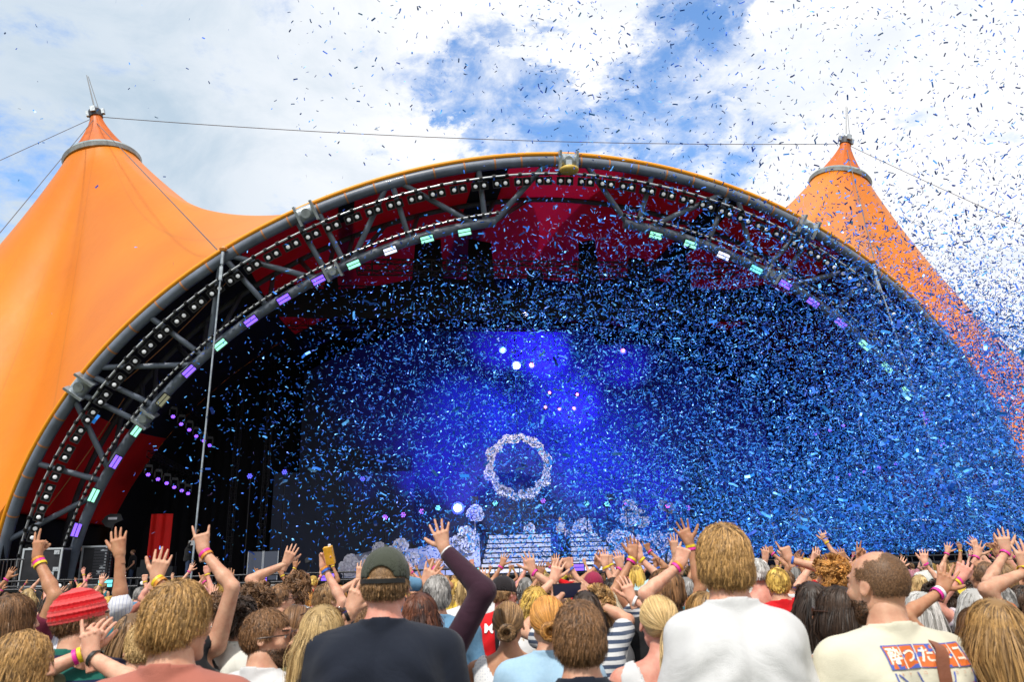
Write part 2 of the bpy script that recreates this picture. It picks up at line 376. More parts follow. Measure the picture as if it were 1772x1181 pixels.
# ------------------------------------------------------------------ tent canopy with its two masts
def tent_material():
    M = bpy.data.materials.new('orange_tent_membrane'); M.use_nodes = True; g = NG(M.node_tree); b = g.n['Principled BSDF']
    tc = g.new('ShaderNodeTexCoord'); n = g.noise(tc.outputs['Object'], .12, 4, .5); n2 = g.noise(tc.outputs['Object'], 2.0, 8, .7)
    c = g.ramp(n, [(.3, (.80, .205, .001)), (.7, (.90, .275, .0015))]); c = g.mix(.13, c, g.ramp(n2, [(.3, (.45, .14, .01)), (.7, (.95, .34, .02))]))
    g.link(c, b.inputs['Base Color']); b.inputs['Roughness'].default_value = .38; b.inputs['Specular IOR Level'].default_value = .4
    b.inputs['Coat Weight'].default_value = .0; b.inputs['Coat Roughness'].default_value = .42
    tr = g.new('ShaderNodeBsdfTranslucent'); tr.inputs[0].default_value = (.9, .3, .03, 1); mx = g.new('ShaderNodeMixShader'); mx.inputs[0].default_value = .22
    g.link(b.outputs[0], mx.inputs[1]); g.link(tr.outputs[0], mx.inputs[2]); g.link(mx.outputs[0], g.n['Material Output'].inputs[0])
    at_ = g.new('ShaderNodeAttribute', attribute_name='seam'); fr = g.math('FRACT', at_.outputs['Fac']); line = g.math('LESS_THAN', g.math('ABSOLUTE', g.math('SUBTRACT', fr, .5)), .012)
    c2 = g.mix(g.math('MULTIPLY', line, .28), c, (.45, .14, .01)); g.link(c2, b.inputs['Base Color'])
    bp = g.new('ShaderNodeBump'); bp.inputs['Strength'].default_value = .12; bp.inputs['Distance'].default_value = .2; g.link(n, bp.inputs['Height'])
    g.link(g.noise(tc.outputs['Object'], .5, 3), bp.inputs['Height']); g.link(bp.outputs[0], b.inputs['Normal'])
    return M
tent_m = tent_material(); skirt_m = mat('dark_orange_skirt', (.55, .115, .004), .5, var=(1.5, .2))
ring_m = mat('grey_ring_band', (.26, .31, .32), .5, var=(1.5, .4))
MN, MS, MH = 24.758, 34.56, 40.72
def tent(side, tipx, tipy, lab):
    tip = W(MS*side, MN, MH)
    if side < 0: rc, rr = (178, 282), 62.
    else: rc, rr = (1453, 318), 50.
    dist = tip[1]; rad = rr*dist/F*1.02
    ringc = at(rc[0], rc[1], dist); axis = nrm(tip-ringc); zr = ringc[2]
    root = empty('tent_canopy', W(MS*side, MN, 0), lab, 'tent')
    # boundary polyline (stage axes), going round the mast
    bd = []
    n = 46
    for i in range(n+1):                  # front edge along the arch, foot -> peak
        t = i/n*.5; s, w = sup(t, OUT[0]+.33, OUT[1]+.33, OUT[2]); s = s if side < 0 else -s
        p = AP(s, max(w, .0), .15); bd.append(p)
    rest = [(0, -2, 19.6), (0, 4, 19), (0, 12, 20.5), (0, 22, 23), (0, 34, 20), (4, 46, 14), (18, 54, 8), (36, 58, 6), (54, 52, 4), (64, 38, 3.5), (66, 22, 3.5), (58, 8, 3), (44, 0, 2.5), (32, -1.5, 1.2)]
    for s, nn, z in rest:
        bd.append(W(s*side, nn, z))
    bd = np.array(bd); L = np.concatenate([[0], np.cumsum(np.linalg.norm(np.diff(np.vstack([bd, bd[:1]]), axis=0), axis=1))]); bd2 = np.vstack([bd, bd[:1]])
    NU, NV = 220, 44; tt = np.linspace(0, L[-1], NU+1)[:-1]; B = np.stack([np.interp(tt, L, bd2[:, k]) for k in range(3)], 1)
    na = int(NU*L[46]/L[-1]); B2 = B.copy()
    for _ in range(60): B2 = (np.roll(B2, 1, 0)+2*B2+np.roll(B2, -1, 0))/4; B2[10:na-1] = B[10:na-1]
    B = B2; x = nrm(np.cross(axis, N_)); y = np.cross(axis, x)
    ang = np.arctan2((B-ringc)@y, (B-ringc)@x); ang = np.unwrap(ang)
    v = []; seam = []
    for j in range(NV+1):
        u = j/NV; h = 1-(1-u)**1.0
        for i in range(NU):
            rp = ringc + (x*math.cos(ang[i])+y*math.sin(ang[i]))*rad - K_*.1; b = B[i]
            q = rp[:2]*(1-u)+b[:2]*u; kk = 2.5
            f = (1-u)**kk; z = b[2]+(rp[2]-b[2])*(.78*f+.22*(1-u)); v.append((q[0], q[1], z)); seam.append(ang[i]/math.pi*9+.5)
    f = [(j*NU+i, j*NU+(i+1) % NU, (j+1)*NU+(i+1) % NU, (j+1)*NU+i) for j in range(NV) for i in range(NU)]
    o = fast_mesh('membrane', np.array(v), np.array(f), tent_m); a = o.data.attributes.new('seam', 'FLOAT', 'POINT'); a.data.foreach_set('value', np.array(seam, np.float32)); under(root, o)
    # orange hem that wraps the outer chord
    m_ = MB(); hem = [AP(*sup((i/80*.5 if side < 0 else 1-i/80*.5), OUT[0]+.32, OUT[1]+.32, OUT[2]), .05) for i in range(81)]
    m_.tube(hem, .10, 8); under(root, m_.build('hem', mat('orange_hem', (.92, .34, .01), .5), smooth=60))
    # skirt cone above the ring
    m_ = MB(); pts = []; k = 10; NS = 72; vv = []; 
    for j in range(k+1):
        u = j/k; c = ringc*(1-u)+tip*u; rr2 = (rad*.93)*(1-u)**1.35*(1-.0)+.62*u**.5*.7+.0
        for i in range(NS):
            a = 2*math.pi*i/NS; fold = 1+.035*math.sin(a*17+u*2)*(1-u*.6)+.02*math.sin(a*29+1); vv.append(c+(x*math.cos(a)+y*math.sin(a))*rr2*fold)
    m_.raw(vv, [(j*NS+i, j*NS+(i+1) % NS, (j+1)*NS+(i+1) % NS, (j+1)*NS+i) for j in range(k) for i in range(NS)]); under(root, m_.build('mast_skirt', skirt_m, smooth=180))
    # ring band
    m_ = MB(); vv = []
    NS = 64; prof = ((0, -.28), (.22, -.25), (.3, .1), (.1, .38), (-.25, .4), (-.3, -.1))
    for i in range(NS):
        a = 2*math.pi*i/NS; d = x*math.cos(a)+y*math.sin(a)
        for (dr, dz) in prof: vv.append(ringc+d*(rad+dr)+axis*dz)
    q = len(prof); m_.raw(vv, [(i*q+j, ((i+1) % NS)*q+j, ((i+1) % NS)*q+(j+1) % q, i*q+(j+1) % q) for i in range(NS) for j in range(q)]); under(root, m_.build('ring_band', ring_m, smooth=30))
    m_ = MB(); m_.tube([W(MS*side*.93, MN, 0), tip+axis*.1], [.5, .4], 12); under(root, m_.build('mast', steel_d, smooth=60))
    m_ = MB(); m_.tube([tip-axis*.1, tip+axis*.55], .55, 12, steel_d); m_.tube([tip+axis*.5, tip+axis*.9], .3, 10, galv)
    for q in range(4): a = q*1.57; m_.box(tip+axis*.4+(x*math.cos(a)+y*math.sin(a))*.55, (.2, .15, .25), (x, y, axis), galv)
    under(root, m_.build('mast_head', smooth=40))
    top = at(150, 130, dist) if side < 0 else at(1464, 184, dist)
    m_ = MB(); m_.tube([tip+axis*.6, top], [.07, .04], 6); m_.tube([tip+axis*.6+T_*.35, top*.97+tip*.03+T_*.12], .035, 5); under(root, m_.build('antenna', wire))
    return tip, ringc, rad, axis
tipL = tent(-1, 162, 203, 'left orange peaked tent canopy with a grey ring below its mast head')
tipR = tent(1, 1458, 247, 'right orange peaked tent canopy, seen through the drifting confetti')
def cable(p, q, r, lab, sag=0):
    m_ = MB(); pts = [p*(1-i/24)+q*i/24-K_*sag*4*(i/24)*(1-i/24) for i in range(25)]; m_.tube(pts, r*.9, 6); tag(m_.build('cable', mat('cable_steel', (.1, .1, .11), .5)), lab, 'cable')
tl, tr = tipL[0], tipR[0]
cable(tl, tr, .035, 'long dark cable strung between the two tent mast heads', .9)
cable(tl, at(-60, 305, tl[1]-8), .03, 'upper of two guy cables running left from the left mast head')
cable(tl, at(-80, 500, tl[1]-20), .03, 'lower of two guy cables running down left from the left mast head')
cable(tl-K_*.5, AP(*on_arch(383, 440)), .03, 'thin guy cable from the left mast head down to the left arch shoulder')
cable(tr-K_*.5, AP(*on_arch(1516, 462)), .03, 'thin guy cable from the right mast head down to the right arch shoulder')
def slack(px0, py0, px1, py1, o_, lab):
    m_ = MB(); p, q = AP(*on_arch(px0, py0, o_), o_), AP(*on_arch(px1, py1, o_), o_); m_.tube([p*(1-i/12)+q*i/12-K_*.8*(i/12)*(1-i/12) for i in range(13)], .022, 5); tag(m_.build('ratchet_strap', orange_tie), lab, 'strap')
slack(400, 480, 215, 660, .9, 'thin orange strap running down inside the left of the arch, upper length')
slack(215, 690, 62, 905, .9, 'thin orange strap running down inside the left of the arch, lower length')
slack(1280, 360, 1460, 490, .9, 'thin orange strap running down inside the right of the arch')
cable(tr, at(1900, 445, tr[1]-10), .03, 'thin guy cable from the right mast head off to the far right', .2)
# ------------------------------------------------------------------ inside the stage
def fabric(name, col, tr_):
    M = mat(name, col, .75, var=(.25, .3), bump=(.7, .3)); g = NG(M.node_tree); b = g.n['Principled BSDF']; tr = g.new('ShaderNodeBsdfTranslucent'); tr.inputs[0].default_value = (*col, 1); mx = g.new('ShaderNodeMixShader'); mx.inputs[0].default_value = tr_
    g.link(b.outputs[0], mx.inputs[1]); g.link(tr.outputs[0], mx.inputs[2]); g.link(mx.outputs[0], g.n['Material Output'].inputs[0]); return M
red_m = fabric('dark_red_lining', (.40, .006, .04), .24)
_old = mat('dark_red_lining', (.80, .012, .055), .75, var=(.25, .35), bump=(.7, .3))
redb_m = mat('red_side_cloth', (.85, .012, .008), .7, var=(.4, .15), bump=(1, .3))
black_c = mat('black_drape', (.006, .006, .009), .9, bump=(.6, .3))
LB = (23.4, 19.4, 1.95); LT = (23.5, 19.86, 1.915)
root = empty('stage_lining', W(0, 0, 0), 'dark red fabric vault lining the inside of the stage roof behind the arch', 'lining')
def loft(name, c0, c1, m, t0, t1, nt=90, nu=12, zmin=None, parent=root):
    v = []
    for j in range(nu+1):
        u = j/nu
        for i in range(nt+1):
            t = t0+(t1-t0)*i/nt; a, b = c0(t), c1(t); p = a*(1-u)+b*u - K_*(.5*math.sin(math.pi*u)*math.sin(math.pi*t))
            if zmin and p[2] < zmin: p = np.array([p[0], p[1], zmin])
            v.append(p)
    f = [(j*(nt+1)+i, j*(nt+1)+i+1, (j+1)*(nt+1)+i+1, (j+1)*(nt+1)+i) for j in range(nu) for i in range(nt)]
    return under(parent, fast_mesh(name, np.array(v), np.array(f), m))
A0 = lambda t: AP(*sup(t, *LT), .3)
A1 = lambda t: W(sup(t, *LB)[0], 8, sup(t, *LB)[1])
loft('roof_lining', A0, A1, red_m, .30, .69); loft('roof_lining', A0, A1, mat('shaded_red_lining', (.10, .004, .014), .8), .69, .88, 30); loft('roof_lining', A0, A1, black_c, .165, .30, 30)  # right stretch of the red lining: shade put into a darker colour
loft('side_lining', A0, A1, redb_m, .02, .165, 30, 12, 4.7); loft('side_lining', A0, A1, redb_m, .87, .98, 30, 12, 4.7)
# dark bands sewn across the roof lining
for ta, tb in ((.445, .465), (.60, .615), (.362, .372)):
    B0 = lambda t: AP(*sup(t, *LT), .3)-K_*.06; B1 = lambda t: W(sup(t, *LB)[0]-1.5, 8, sup(t, *LB)[1]-.06)
    loft('dark_band', B0, B1, black_c, ta, tb, 4, 12)
# black box behind: back drape, sides, roof
m_ = MB(); n = 80
for (c0, n0, c1, n1) in ((LB, 8, LB, 13.2),):
    v = [W(sup(i/n, *c0)[0], n0, sup(i/n, *c0)[1]) for i in range(n+1)]+[W(sup(i/n, *c1)[0], n1, sup(i/n, *c1)[1]) for i in range(n+1)]
    m_.raw(v, [(i, i+1, n+2+i, n+1+i) for i in range(n)])
tag(m_.build('roof_masking', black_c, smooth=60), 'black masking cloth over the rear of the stage behind the red lining', 'drape')
# black cloth closing the sides below the red
for sd in (-1, 1):
    m_ = MB(); m_.raw([W(sd*23.0, -2, 0), W(sd*23.2, 8, 0), W(sd*23.2, 8, 5.2), W(sd*23.0, -1.5, 5.2)], [(0, 1, 2, 3)]); m_.raw([W(sd*23.2, 8, 0), W(sd*23.3, 13.1, 0), W(sd*23.3, 13.1, 19*.5), W(sd*23.2, 8, 19*.5)], [(0, 1, 2, 3)])
    tag(m_.build('side_masking', black_c), 'black masking cloth closing the %s side of the stage' % ('left' if sd < 0 else 'right'), 'drape')
def drape(name, s0, s1, z0, z1, n, m, lab, folds=.12, per=.55, top=None):
    ns = max(24, int((s1-s0)/.14)); nz = 14; v = []
    for j in range(nz+1):
        for i in range(ns+1):
            s = s0+(s1-s0)*i/ns; zt = z1 if top is None else min(z1, top(s)); z = z0+(zt-z0)*j/nz
            v.append(W(s, n+folds*(math.sin(s*2*math.pi/per+math.sin(s*1.7))*.5+.5*math.sin(s*1.1)), z))
    o = fast_mesh(name, np.array(v), np.array([(j*(ns+1)+i, j*(ns+1)+i+1, (j+1)*(ns+1)+i+1, (j+1)*(ns+1)+i) for j in range(nz) for i in range(ns)]), m)
    return tag(o, lab, 'drape')
topf = lambda s: LB[1]*max(0, 1-abs(s/LB[0])**LB[2])**(1/LB[2])
drape('back_drape', -23.3, 23.3, 1.7, 30, 13, black_c, 'tall black curtain closing the back of the stage', top=topf)
navy = mat('navy_backdrop_cloth', (.045, .055, .09), .8, bump=(.5, .5), var=(.12, .3)); ink = mat('ink_backdrop_cloth', (.038, .046, .088), .85, bump=(.5, .4), var=(.12, .3))
drape('backdrop_cloth', -13.5, 16.5, 1.72, 17.2, 11.6, ink, 'tall ink blue backdrop cloth lit in patches by the blue stage lights', .05, 2.4, top=lambda s: topf(s)-1.5)
drape('side_cloth', -14.8, -6.5, 1.72, 7.8, 10.8, navy, 'lower dark navy cloth left of the flower ring', .05, 2.4)
def hdr(s):
    px = 985+s*31; return min(topf(s)*.985-.75, on_n(px, 492+10*math.sin(px*.021)-(72 if 785 < px < 830 or 866 < px < 905 or 1040 < px < 1072 or 1188 < px < 1222 or 655 < px < 672 else 34 if 1118 < px < 1150 or 960 < px < 985 else 0), -1)[2])
drape('roof_header', -16.5, 16.5, 13.6, 30, -1, black_c, 'wide black header cloth hanging under the red roof lining', .04, 3, top=hdr)
# red cloth glimpsed behind the rigging
for s0, s1, z0, z1, k in ((-16, -11.5, 17.2, 18.6, 'left'), (-10, 1, 19.0, 19.9, 'middle'), (4, 11, 17.8, 19.2, 'right')):
    drape('red_cloth', s0, s1, z0, z1, 12.6, red_m, 'strip of dark red cloth behind the roof rigging, the %s one' % k, .05, 3)
drape('red_curtain', -18.9, -17.9, 1.72, 4.9, 3, redb_m, 'red curtain hanging beside the camera operator at stage left', .1, .5)
# deck and its front
deck_m = mat('black_stage_deck', (.015, .015, .018), .35, var=(2, .3))
m_ = MB(); m_.box(W(0, 4.6, 1.62), (25.2, 8.6, .08), AXS); stg = empty('stage', W(0, 4, 0), 'wide black stage with a panelled front wall at head height of the crowd', 'stage'); under(stg, m_.build('deck', deck_m))
m_ = MB(); m_.box(W(0, -3.7, .77), (25.2, .05, .77), AXS); 
for i in range(43): m_.box(W(-25+i*1.19, -3.78, .77), (.03, .02, .76), AXS)
under(stg, m_.build('front_wall', mat('black_stage_front', (.02, .02, .024), .6, var=(2, .4))))
m_ = MB()
for z in (1.95, 2.25): m_.tube([W(-25, -4.05, z-.32), W(25, -4.05, z-.32)], .035, 8)
for i in range(51): m_.tube([W(-25+i, -4.05, 1.1), W(-25+i, -4.05, 1.93)], .022, 6)
tag(m_.build('front_rail', mat('dark_rail', (.05, .05, .055), .4, metal=.5), smooth=60), 'dark double rail along the front edge of the stage', 'rail')
# front-edge lamps
froms = [(112, 1017, 'b'), (255, 1012, 'b'), (390, 1008, 'b'), (182, 1013, 'c'), (450, 1005, 'v'), (567, 1002, 'v'), (818, 992, 'c'), (1000, 985, 'v'), (1290, 990, 'v')]
k1 = {}
for px, py, c in froms:
    s, nn, z = on_n(px, py, -4.2); o = copy_tree(bl if c == 'b' else pn); p = W(s, -4.2, max(z, 1.55)+.05); 
    orient(o, T_*.8, N_*.8, K_*.8, p)
    nm, col, st = LC.get(c, ('white', (1, 1, 1), 1)); k1[nm] = k1.get(nm, 0)+1
    if c != 'b':
        for ch in o.children:
            if ch.name.startswith('light_bar'): ch.material_slots[0].link = 'OBJECT'; ch.material_slots[0].material = lit('led_'+nm.replace(' ', '_'), col, st)
    o['label'] = ('twin round lamp on the stage front rail, %s from the left' if c == 'b' else nm+' led panel on the stage front rail, %s of its colour') % ['first', 'second', 'third', 'fourth', 'fifth'][k1[nm]-1]
    o['group'] = 'lights along the stage front rail'
# lattice trusses
def lattice(p, q, w, lab, r=.035, name='lighting_truss'):
    p, q = np.asarray(p), np.asarray(q); x, y, d = frame(q-p); L = np.linalg.norm(q-p); m_ = MB(); c = [(-w, -w), (w, -w), (w, w), (-w, w)]
    if abs(d[2]) < .9: x, y = nrm(np.cross(K_, d)), None; y = np.cross(d, x)
    for a, b in c: m_.tube([p+x*a+y*b, q+x*a+y*b], r, 6)
    n = max(2, int(L/(w*2.4)))
    for i in range(n):
        u, v = L*i/n, L*(i+1)/n
        for j in range(4):
            a, b = c[j], c[(j+1) % 4]; m_.tube([p+d*u+x*a[0]+y*a[1], p+d*v+x*b[0]+y*b[1]], r*.6, 5); m_.tube([p+d*u+x*a[0]+y*a[1], p+d*u+x*b[0]+y*b[1]], r*.6, 5)
    return tag(m_.build(name, mat('black_truss', (.035, .035, .04), .4, metal=.4), smooth=60), lab, 'truss')
lattice(W(-17.5, 5, 15.4), W(17.5, 5, 15.4), .35, 'long black lattice truss across the stage roof, third from the audience')
lattice(W(-13, 1, 15.6), W(13, 1, 15.6), .3, 'black lattice truss under the red roof lining, second from the audience')
lattice(W(-9, -3, 15.4), W(9.5, -3, 15.5), .28, 'foremost black lattice truss under the red roof lining')
lattice(W(-19, 9, 16.8), W(19, 9, 16.8), .4, 'rearmost black lattice truss high across the stage')
m_ = MB()
for s0, s1, z0, z1 in ((-18.5, -9, 15.8, 16.4), (-12, 3, 16.8, 17.5), (5, 15.5, 15.7, 16.9), (-5, -2, 17.3, 18.4), (.5, 3.2, 17.3, 18.6), (7, 9, 17.0, 18.4)):
    m_.box(W((s0+s1)/2, 10+.02*s0, (z0+z1)/2), ((s1-s0)/2, .05, (z1-z0)/2), AXS)
tag(m_.build('roof_border', black_c), 'black cloth borders hanging among the roof trusses', 'drape')
for i, (px, py, h) in enumerate(((710, 432, .9), (800, 430, 1.2), (560, 440, .9), (970, 430, .8), (1065, 410, .9), (1225, 450, 1.0), (625, 455, .8), (755, 462, .8))):
    s, nn, z = on_n(px, py, 2); m_ = MB(); m_.ball(W(s, 2, z), .42, 12, None, (.8, .7, h*1.1)); m_.tube([W(s, 2, z), W(s, 2, z+3.5)], .03, 5); m_.box(W(s, 2, z+h*.6), (.22, .2, .3), AXS)
    tag(m_.build('chain_hoist', housing, smooth=60), 'black chain hoist hanging against the red lining, %s from the left' % ['fourth', 'sixth', 'first', 'seventh', 'eighth', 'last', 'second', 'fifth'][i], 'hoist', 'chain hoists under the red roof')
# hanging moving lights
def moving_light():
    r = empty('moving_light', (0, 0, 0), 'x', 'stage light', 'moving head lights hanging in rows')
    b = MB(); b.box((0, 0, .32), (.16, .13, .07)); b.tube([(0, 0, .38), (0, 0, .6)], .03, 6); b.build('base', housing, r)
    b = MB(); b.box((.17, 0, .12), (.03, .07, .17)); b.box((-.17, 0, .12), (.03, .07, .17)); b.build('yoke', housing, r)
    b = MB(); b.tube([(0, .14, .1), (0, -.05, -.06), (0, -.12, -.12)], [.11, .15, .13], 12); b.build('head', housing, r, smooth=50)
    b = MB()
    for k in range(7):
        a = k*math.pi/3; rr = 0 if k == 6 else .075; cx, cz = math.cos(a)*rr, math.sin(a)*rr
        b.ball((cx, -.135+cz*-.4, -.135+cz*.8), .034, 6)
    b.build('lens', lit('moving_violet', (.22, .08, 1), 2.6), r)
    return r
ml = moving_light(); firstm = True
rows = [([(256, 818), (273, 826), (288, 833), (301, 840), (314, 846), (325, 851)], 'lower left row'), ([(299, 718), (313, 731), (327, 741), (339, 752), (352, 760), (362, 768)], 'upper left row'),
        ([(1411, 749), (1436, 742), (1459, 734), (1483, 725), (1512, 714), (1541, 706)], 'upper right row'), ([(1448, 823), (1471, 818), (1495, 814), (1521, 806), (1549, 799), (1581, 792)], 'lower right row')]
for pts, nm in rows:
    q = [W(*on_n(x, y, 5+(i*.9 if 'left' in nm else (5-i)*.9))) for i, (x, y) in enumerate(pts)]
    lattice(q[0]+K_*.95, q[-1]+K_*.95, .16, 'short black truss carrying the %s of violet moving lights' % nm, .02)
    for i, p in enumerate(q):
        o = ml if firstm else copy_tree(ml); firstm = False; o.location = p; o.rotation_euler.z = PHI+(.5 if 'left' in nm else -.6)
        o['label'] = 'violet moving head light, %s of the %s' % (['leftmost', 'second', 'third', 'fourth', 'fifth', 'rightmost'][i], nm)
for i, (px, py, d_) in enumerate(((200, 780, 7), (283, 680, 8), (190, 740, 6))):
    s, nn, z = on_n(px, py, d_); m_ = MB(); m_.box(W(s, d_, z), (.55, .35, .75), AXS); m_.tube([W(s-.3, d_, z), W(s-.3, d_, z+6)], .02, 5); m_.tube([W(s+.3, d_, z), W(s+.3, d_, z+6)], .02, 5)
    tag(m_.build('hanging_speaker', housing), ['black speaker cabinet hanging beside the red side lining', 'black speaker cabinet hanging above the upper left moving lights', 'small black cabinet hanging behind the lower left truss braces'][i], 'speaker')
for px, z1, k in ((455, 15, 'left of the navy cloth'), (400, 13, 'between tie rod and navy cloth')):
    s, nn, z = on_n(px, 900, 9.5); lattice(W(s, 9.5, 1.7), W(s, 9.5, z1), .14, 'slim upright truss tower standing %s' % k, .018)

# bright spots above and around the show
def spot(px, py, n, col, r, st, lab, glow=None, gs=0, tgt=None, ang=40):
    p = W(*on_n(px, py, n)); e = empty('spot_lamp', p, lab, 'stage light', 'bright spot lamps over the show')
    b = MB(); b.tube([(0, .3, 0), (0, .02, 0)], [r*1.2+.05, r*1.5+.04], 12, caps=True); b.build('housing', housing, e)
    b = MB(); b.ball((0, 0, 0), r, 10, None, (1, .6, 1)); b.build('lens', lit('spot_%d_%d' % (px, py), col, st), e, smooth=180)
    if glow:
        L = bpy.data.lights.new('stage_glow', 'SPOT'); L.energy = gs*3; L.color = glow; L.spot_size = R(ang); L.spot_blend = 1; L.shadow_soft_size = .3
        o = bpy.data.objects.new('stage_glow', L); C.objects.link(o); q = p-N_*.6; o.location = q; t = W(*tgt)
        o.rotation_euler = Vector(t-q).to_track_quat('-Z', 'Y').to_euler()
BLU = (.03, .05, 1)
spot(870, 605, 7, (.1, .6, 1), .13, 14, 'cyan spot lamp, leftmost of the bright lamps high over the ring', BLU, 2600, (-2.6, 11, 11.5), 75)
spot(893, 632, 7, (.8, .85, 1), .16, 22, 'white spot lamp high over the ring', BLU, 3400, (1, 11, 12), 85)
spot(920, 632, 7, (.9, .15, .6), .13, 12, 'magenta spot lamp right of the white one over the ring', BLU, 1700, (3.5, 11, 9), 60)
spot(1078, 607, 7, (.5, .1, 1), .12, 9, 'violet spot lamp high at the right over the stage', BLU, 1200, (7, 11, 11), 50)
for i, (x, y) in enumerate(((944, 705), (968, 708), (993, 707), (951, 680), (999, 683))):
    spot(x, y, 7, (.6, .12, .9), .08, 9, 'small magenta lamp in the cluster right above the ring, %s' % ['lower left', 'lower middle', 'lower right', 'upper left', 'upper right'][i], BLU if i in (1, 2) else None, 1300, (4.5, 11, 8), 60)
spot(792, 880, 5, (.75, .8, 1), .2, 16, 'white spot lamp low at the left of the ring', BLU, 900, (-4.2, 11, 6.5), 70)
fx = [(667, 896, 'v'), (698, 892, 'v'), (730, 886, 'v'), (758, 880, 'c'), (857, 872, 'c'), (940, 868, 'v'), (1015, 872, 'c'), (1050, 873, 'c'), (1084, 873, 'v'), (1155, 876, 'm'), (1190, 880, 'v'), (433, 825, 'b'), (493, 818, 'b'), (628, 830, 'b')]
CO = {'v': (.4, .12, 1), 'c': (.2, .85, 1), 'm': (.8, .1, .8), 'b': (.1, .1, 1)}
for i, (x, y, c) in enumerate(fx):
    p = W(*on_n(x, y, 6)); e = empty('floor_lamp', p, {'v': 'violet', 'c': 'cyan', 'm': 'magenta', 'b': 'deep blue'}[c]+' cluster lamp behind the show, %s from the left of its row' % ['fourth', 'fifth', 'sixth', 'seventh', 'eighth', 'ninth', 'tenth', 'eleventh', 'twelfth', 'thirteenth', 'last', 'first', 'second', 'third'][i], 'stage light', 'cluster lamps behind the show')
    b = MB(); b.tube([(0, .05, 1.7-p[2]), (0, .05, -.1)], .03, 6); b.ball((0, .1, 0), .2, 8); b.build('stand', housing, e)
    b = MB()
    for k in range(7):
        a = k*math.pi/3; rr = 0 if k == 6 else .10; b.ball((math.cos(a)*rr, -.08, math.sin(a)*rr), .042, 6)
    b.build('lens', lit('cluster_'+c, CO[c], 2.0), e)
for s, z, e_, t in ((-6.5, 3.5, 700, (-6, 11, 8)), (-1.5, 3, 900, (-1, 11, 7)), (4, 3, 1200, (5.5, 11, 8)), (8.5, 3.5, 1600, (9.5, 11, 7.5)), (10.5, 4, 800, (12, 11, 11)), (7, 3, 900, (8, 11, 4)), (13, 3, 1200, (13.5, 11, 7)), (12, 6, 1000, (11, 11, 12)), (5, 6, 1500, (3, 11, 14.5)), (-3, 6, 900, (-5, 11, 13)), (2, 3, 700, (2, 11, 3.5)), (-9, 3, 500, (-9.5, 11, 9))):
    L = bpy.data.lights.new('stage_glow', 'SPOT'); L.energy = e_*2.8; L.color = (.02, .05, 1) ; L.spot_size = R(38); L.spot_blend = 1; L.shadow_soft_size = .3
    o = bpy.data.objects.new('stage_glow', L); C.objects.link(o); q = W(s, 8.5, z); o.location = q; o.rotation_euler = Vector(W(*t)-q).to_track_quat('-Z', 'Y').to_euler()
    m_ = MB(); m_.box(W(s, 8.7, z-.2), (.2, .15, .2), AXS); m_.tube([W(s, 8.75, 1.7), W(s, 8.75, z-.3)], .04, 6); tag(m_.build('uplight', housing), 'black uplight on a stand throwing blue on the backdrop at %s' % {-6.5: 'far left', -1.5: 'centre left', 4: 'centre right', 8.5: 'the right', 10.5: 'far right', 7: 'the right behind the steps', 13: 'the outer right', 12: 'the right, raised high', 5: 'mid right, raised high', -3: 'mid left, raised high', 2: 'centre', -9: 'the outer left'}[s], 'stage light')

for px, py, px2, py2, e_ in ((720, 640, 735, 760, 2600), (800, 855, 790, 800, 1500), (1030, 720, 1050, 820, 3000), (1185, 760, 1215, 860, 3200), (925, 615, 950, 600, 5200), (860, 590, 870, 600, 2200), (985, 690, 1000, 700, 4200), (1075, 625, 1085, 630, 1600), (1330, 730, 1350, 800, 1800), (1130, 860, 1150, 850, 1800)):
    a, b = W(*on_n(px, py, 11.4)), W(*on_n(px2, py2, 11.4)); L = bpy.data.lights.new('stage_beam', 'SPOT'); L.energy = e_*1.3; L.color = (.05, .03, 1); L.spot_size = R(74); L.spot_blend = 1; L.shadow_soft_size = .15
    o = bpy.data.objects.new('stage_beam', L); C.objects.link(o); q = b-N_*3.2-K_*(abs(py2-py)/26+1.0); o.location = q; o.rotation_euler = Vector((a+b)/2-q).to_track_quat('-Z', 'Y').to_euler()
# flower ring, blossoms, stairs
petal_m = mat('white_fabric_petal', (.80, .78, .86), .6, var=(4, .12), sub=0)
def blossom(mb, c, d, r, seed):
    rn = random.Random(seed); d = nrm(d); x, y, _ = frame(d); c = np.asarray(c)
    for layer, (k, rr, up_) in enumerate(((6, 1.0, .15), (5, .68, .4), (3, .36, .6))):
        for i in range(k):
            a = 2*math.pi*(i+rn.random()*.4)/k+layer; e1 = x*math.cos(a)+y*math.sin(a); e2 = -x*math.sin(a)+y*math.cos(a); v = []; n = 5
            for p in range(n+1):
                for q in range(n+1):
                    u, w = p/n, q/n*2-1; wd = r*rr*.62*math.sin(math.pi*min(.93, .15+u*.72))
                    v.append(c+e1*(u*r*rr)+e2*(w*wd)+d*(up_*r*u*u+.12*r*math.sin(w*5+i+seed)*u+.12*r*(w*w)))
            mb.raw(v, [(p*(n+1)+q, p*(n+1)+q+1, (p+1)*(n+1)+q+1, (p+1)*(n+1)+q) for p in range(n) for q in range(n)])
    mb.ball(c+d*r*.1, r*.22, 6)
RC = W(*on_n(897, 808, 8)); RR = abs(on_n(947, 808, 8)[0]-on_n(847, 808, 8)[0])/2*.98
e = empty('flower_ring', RC, 'large hanging ring of white blossoms above the middle of the stage', 'stage prop')
m_ = MB(); m_.tube([RC+(T_*math.cos(a)+K_*math.sin(a))*RR+N_*.12 for a in np.linspace(0, 2*math.pi, 49)], .06, 6); m_.tube([RC+K_*RR, RC+K_*8], .02, 5); under(e, m_.build('hoop', blk))
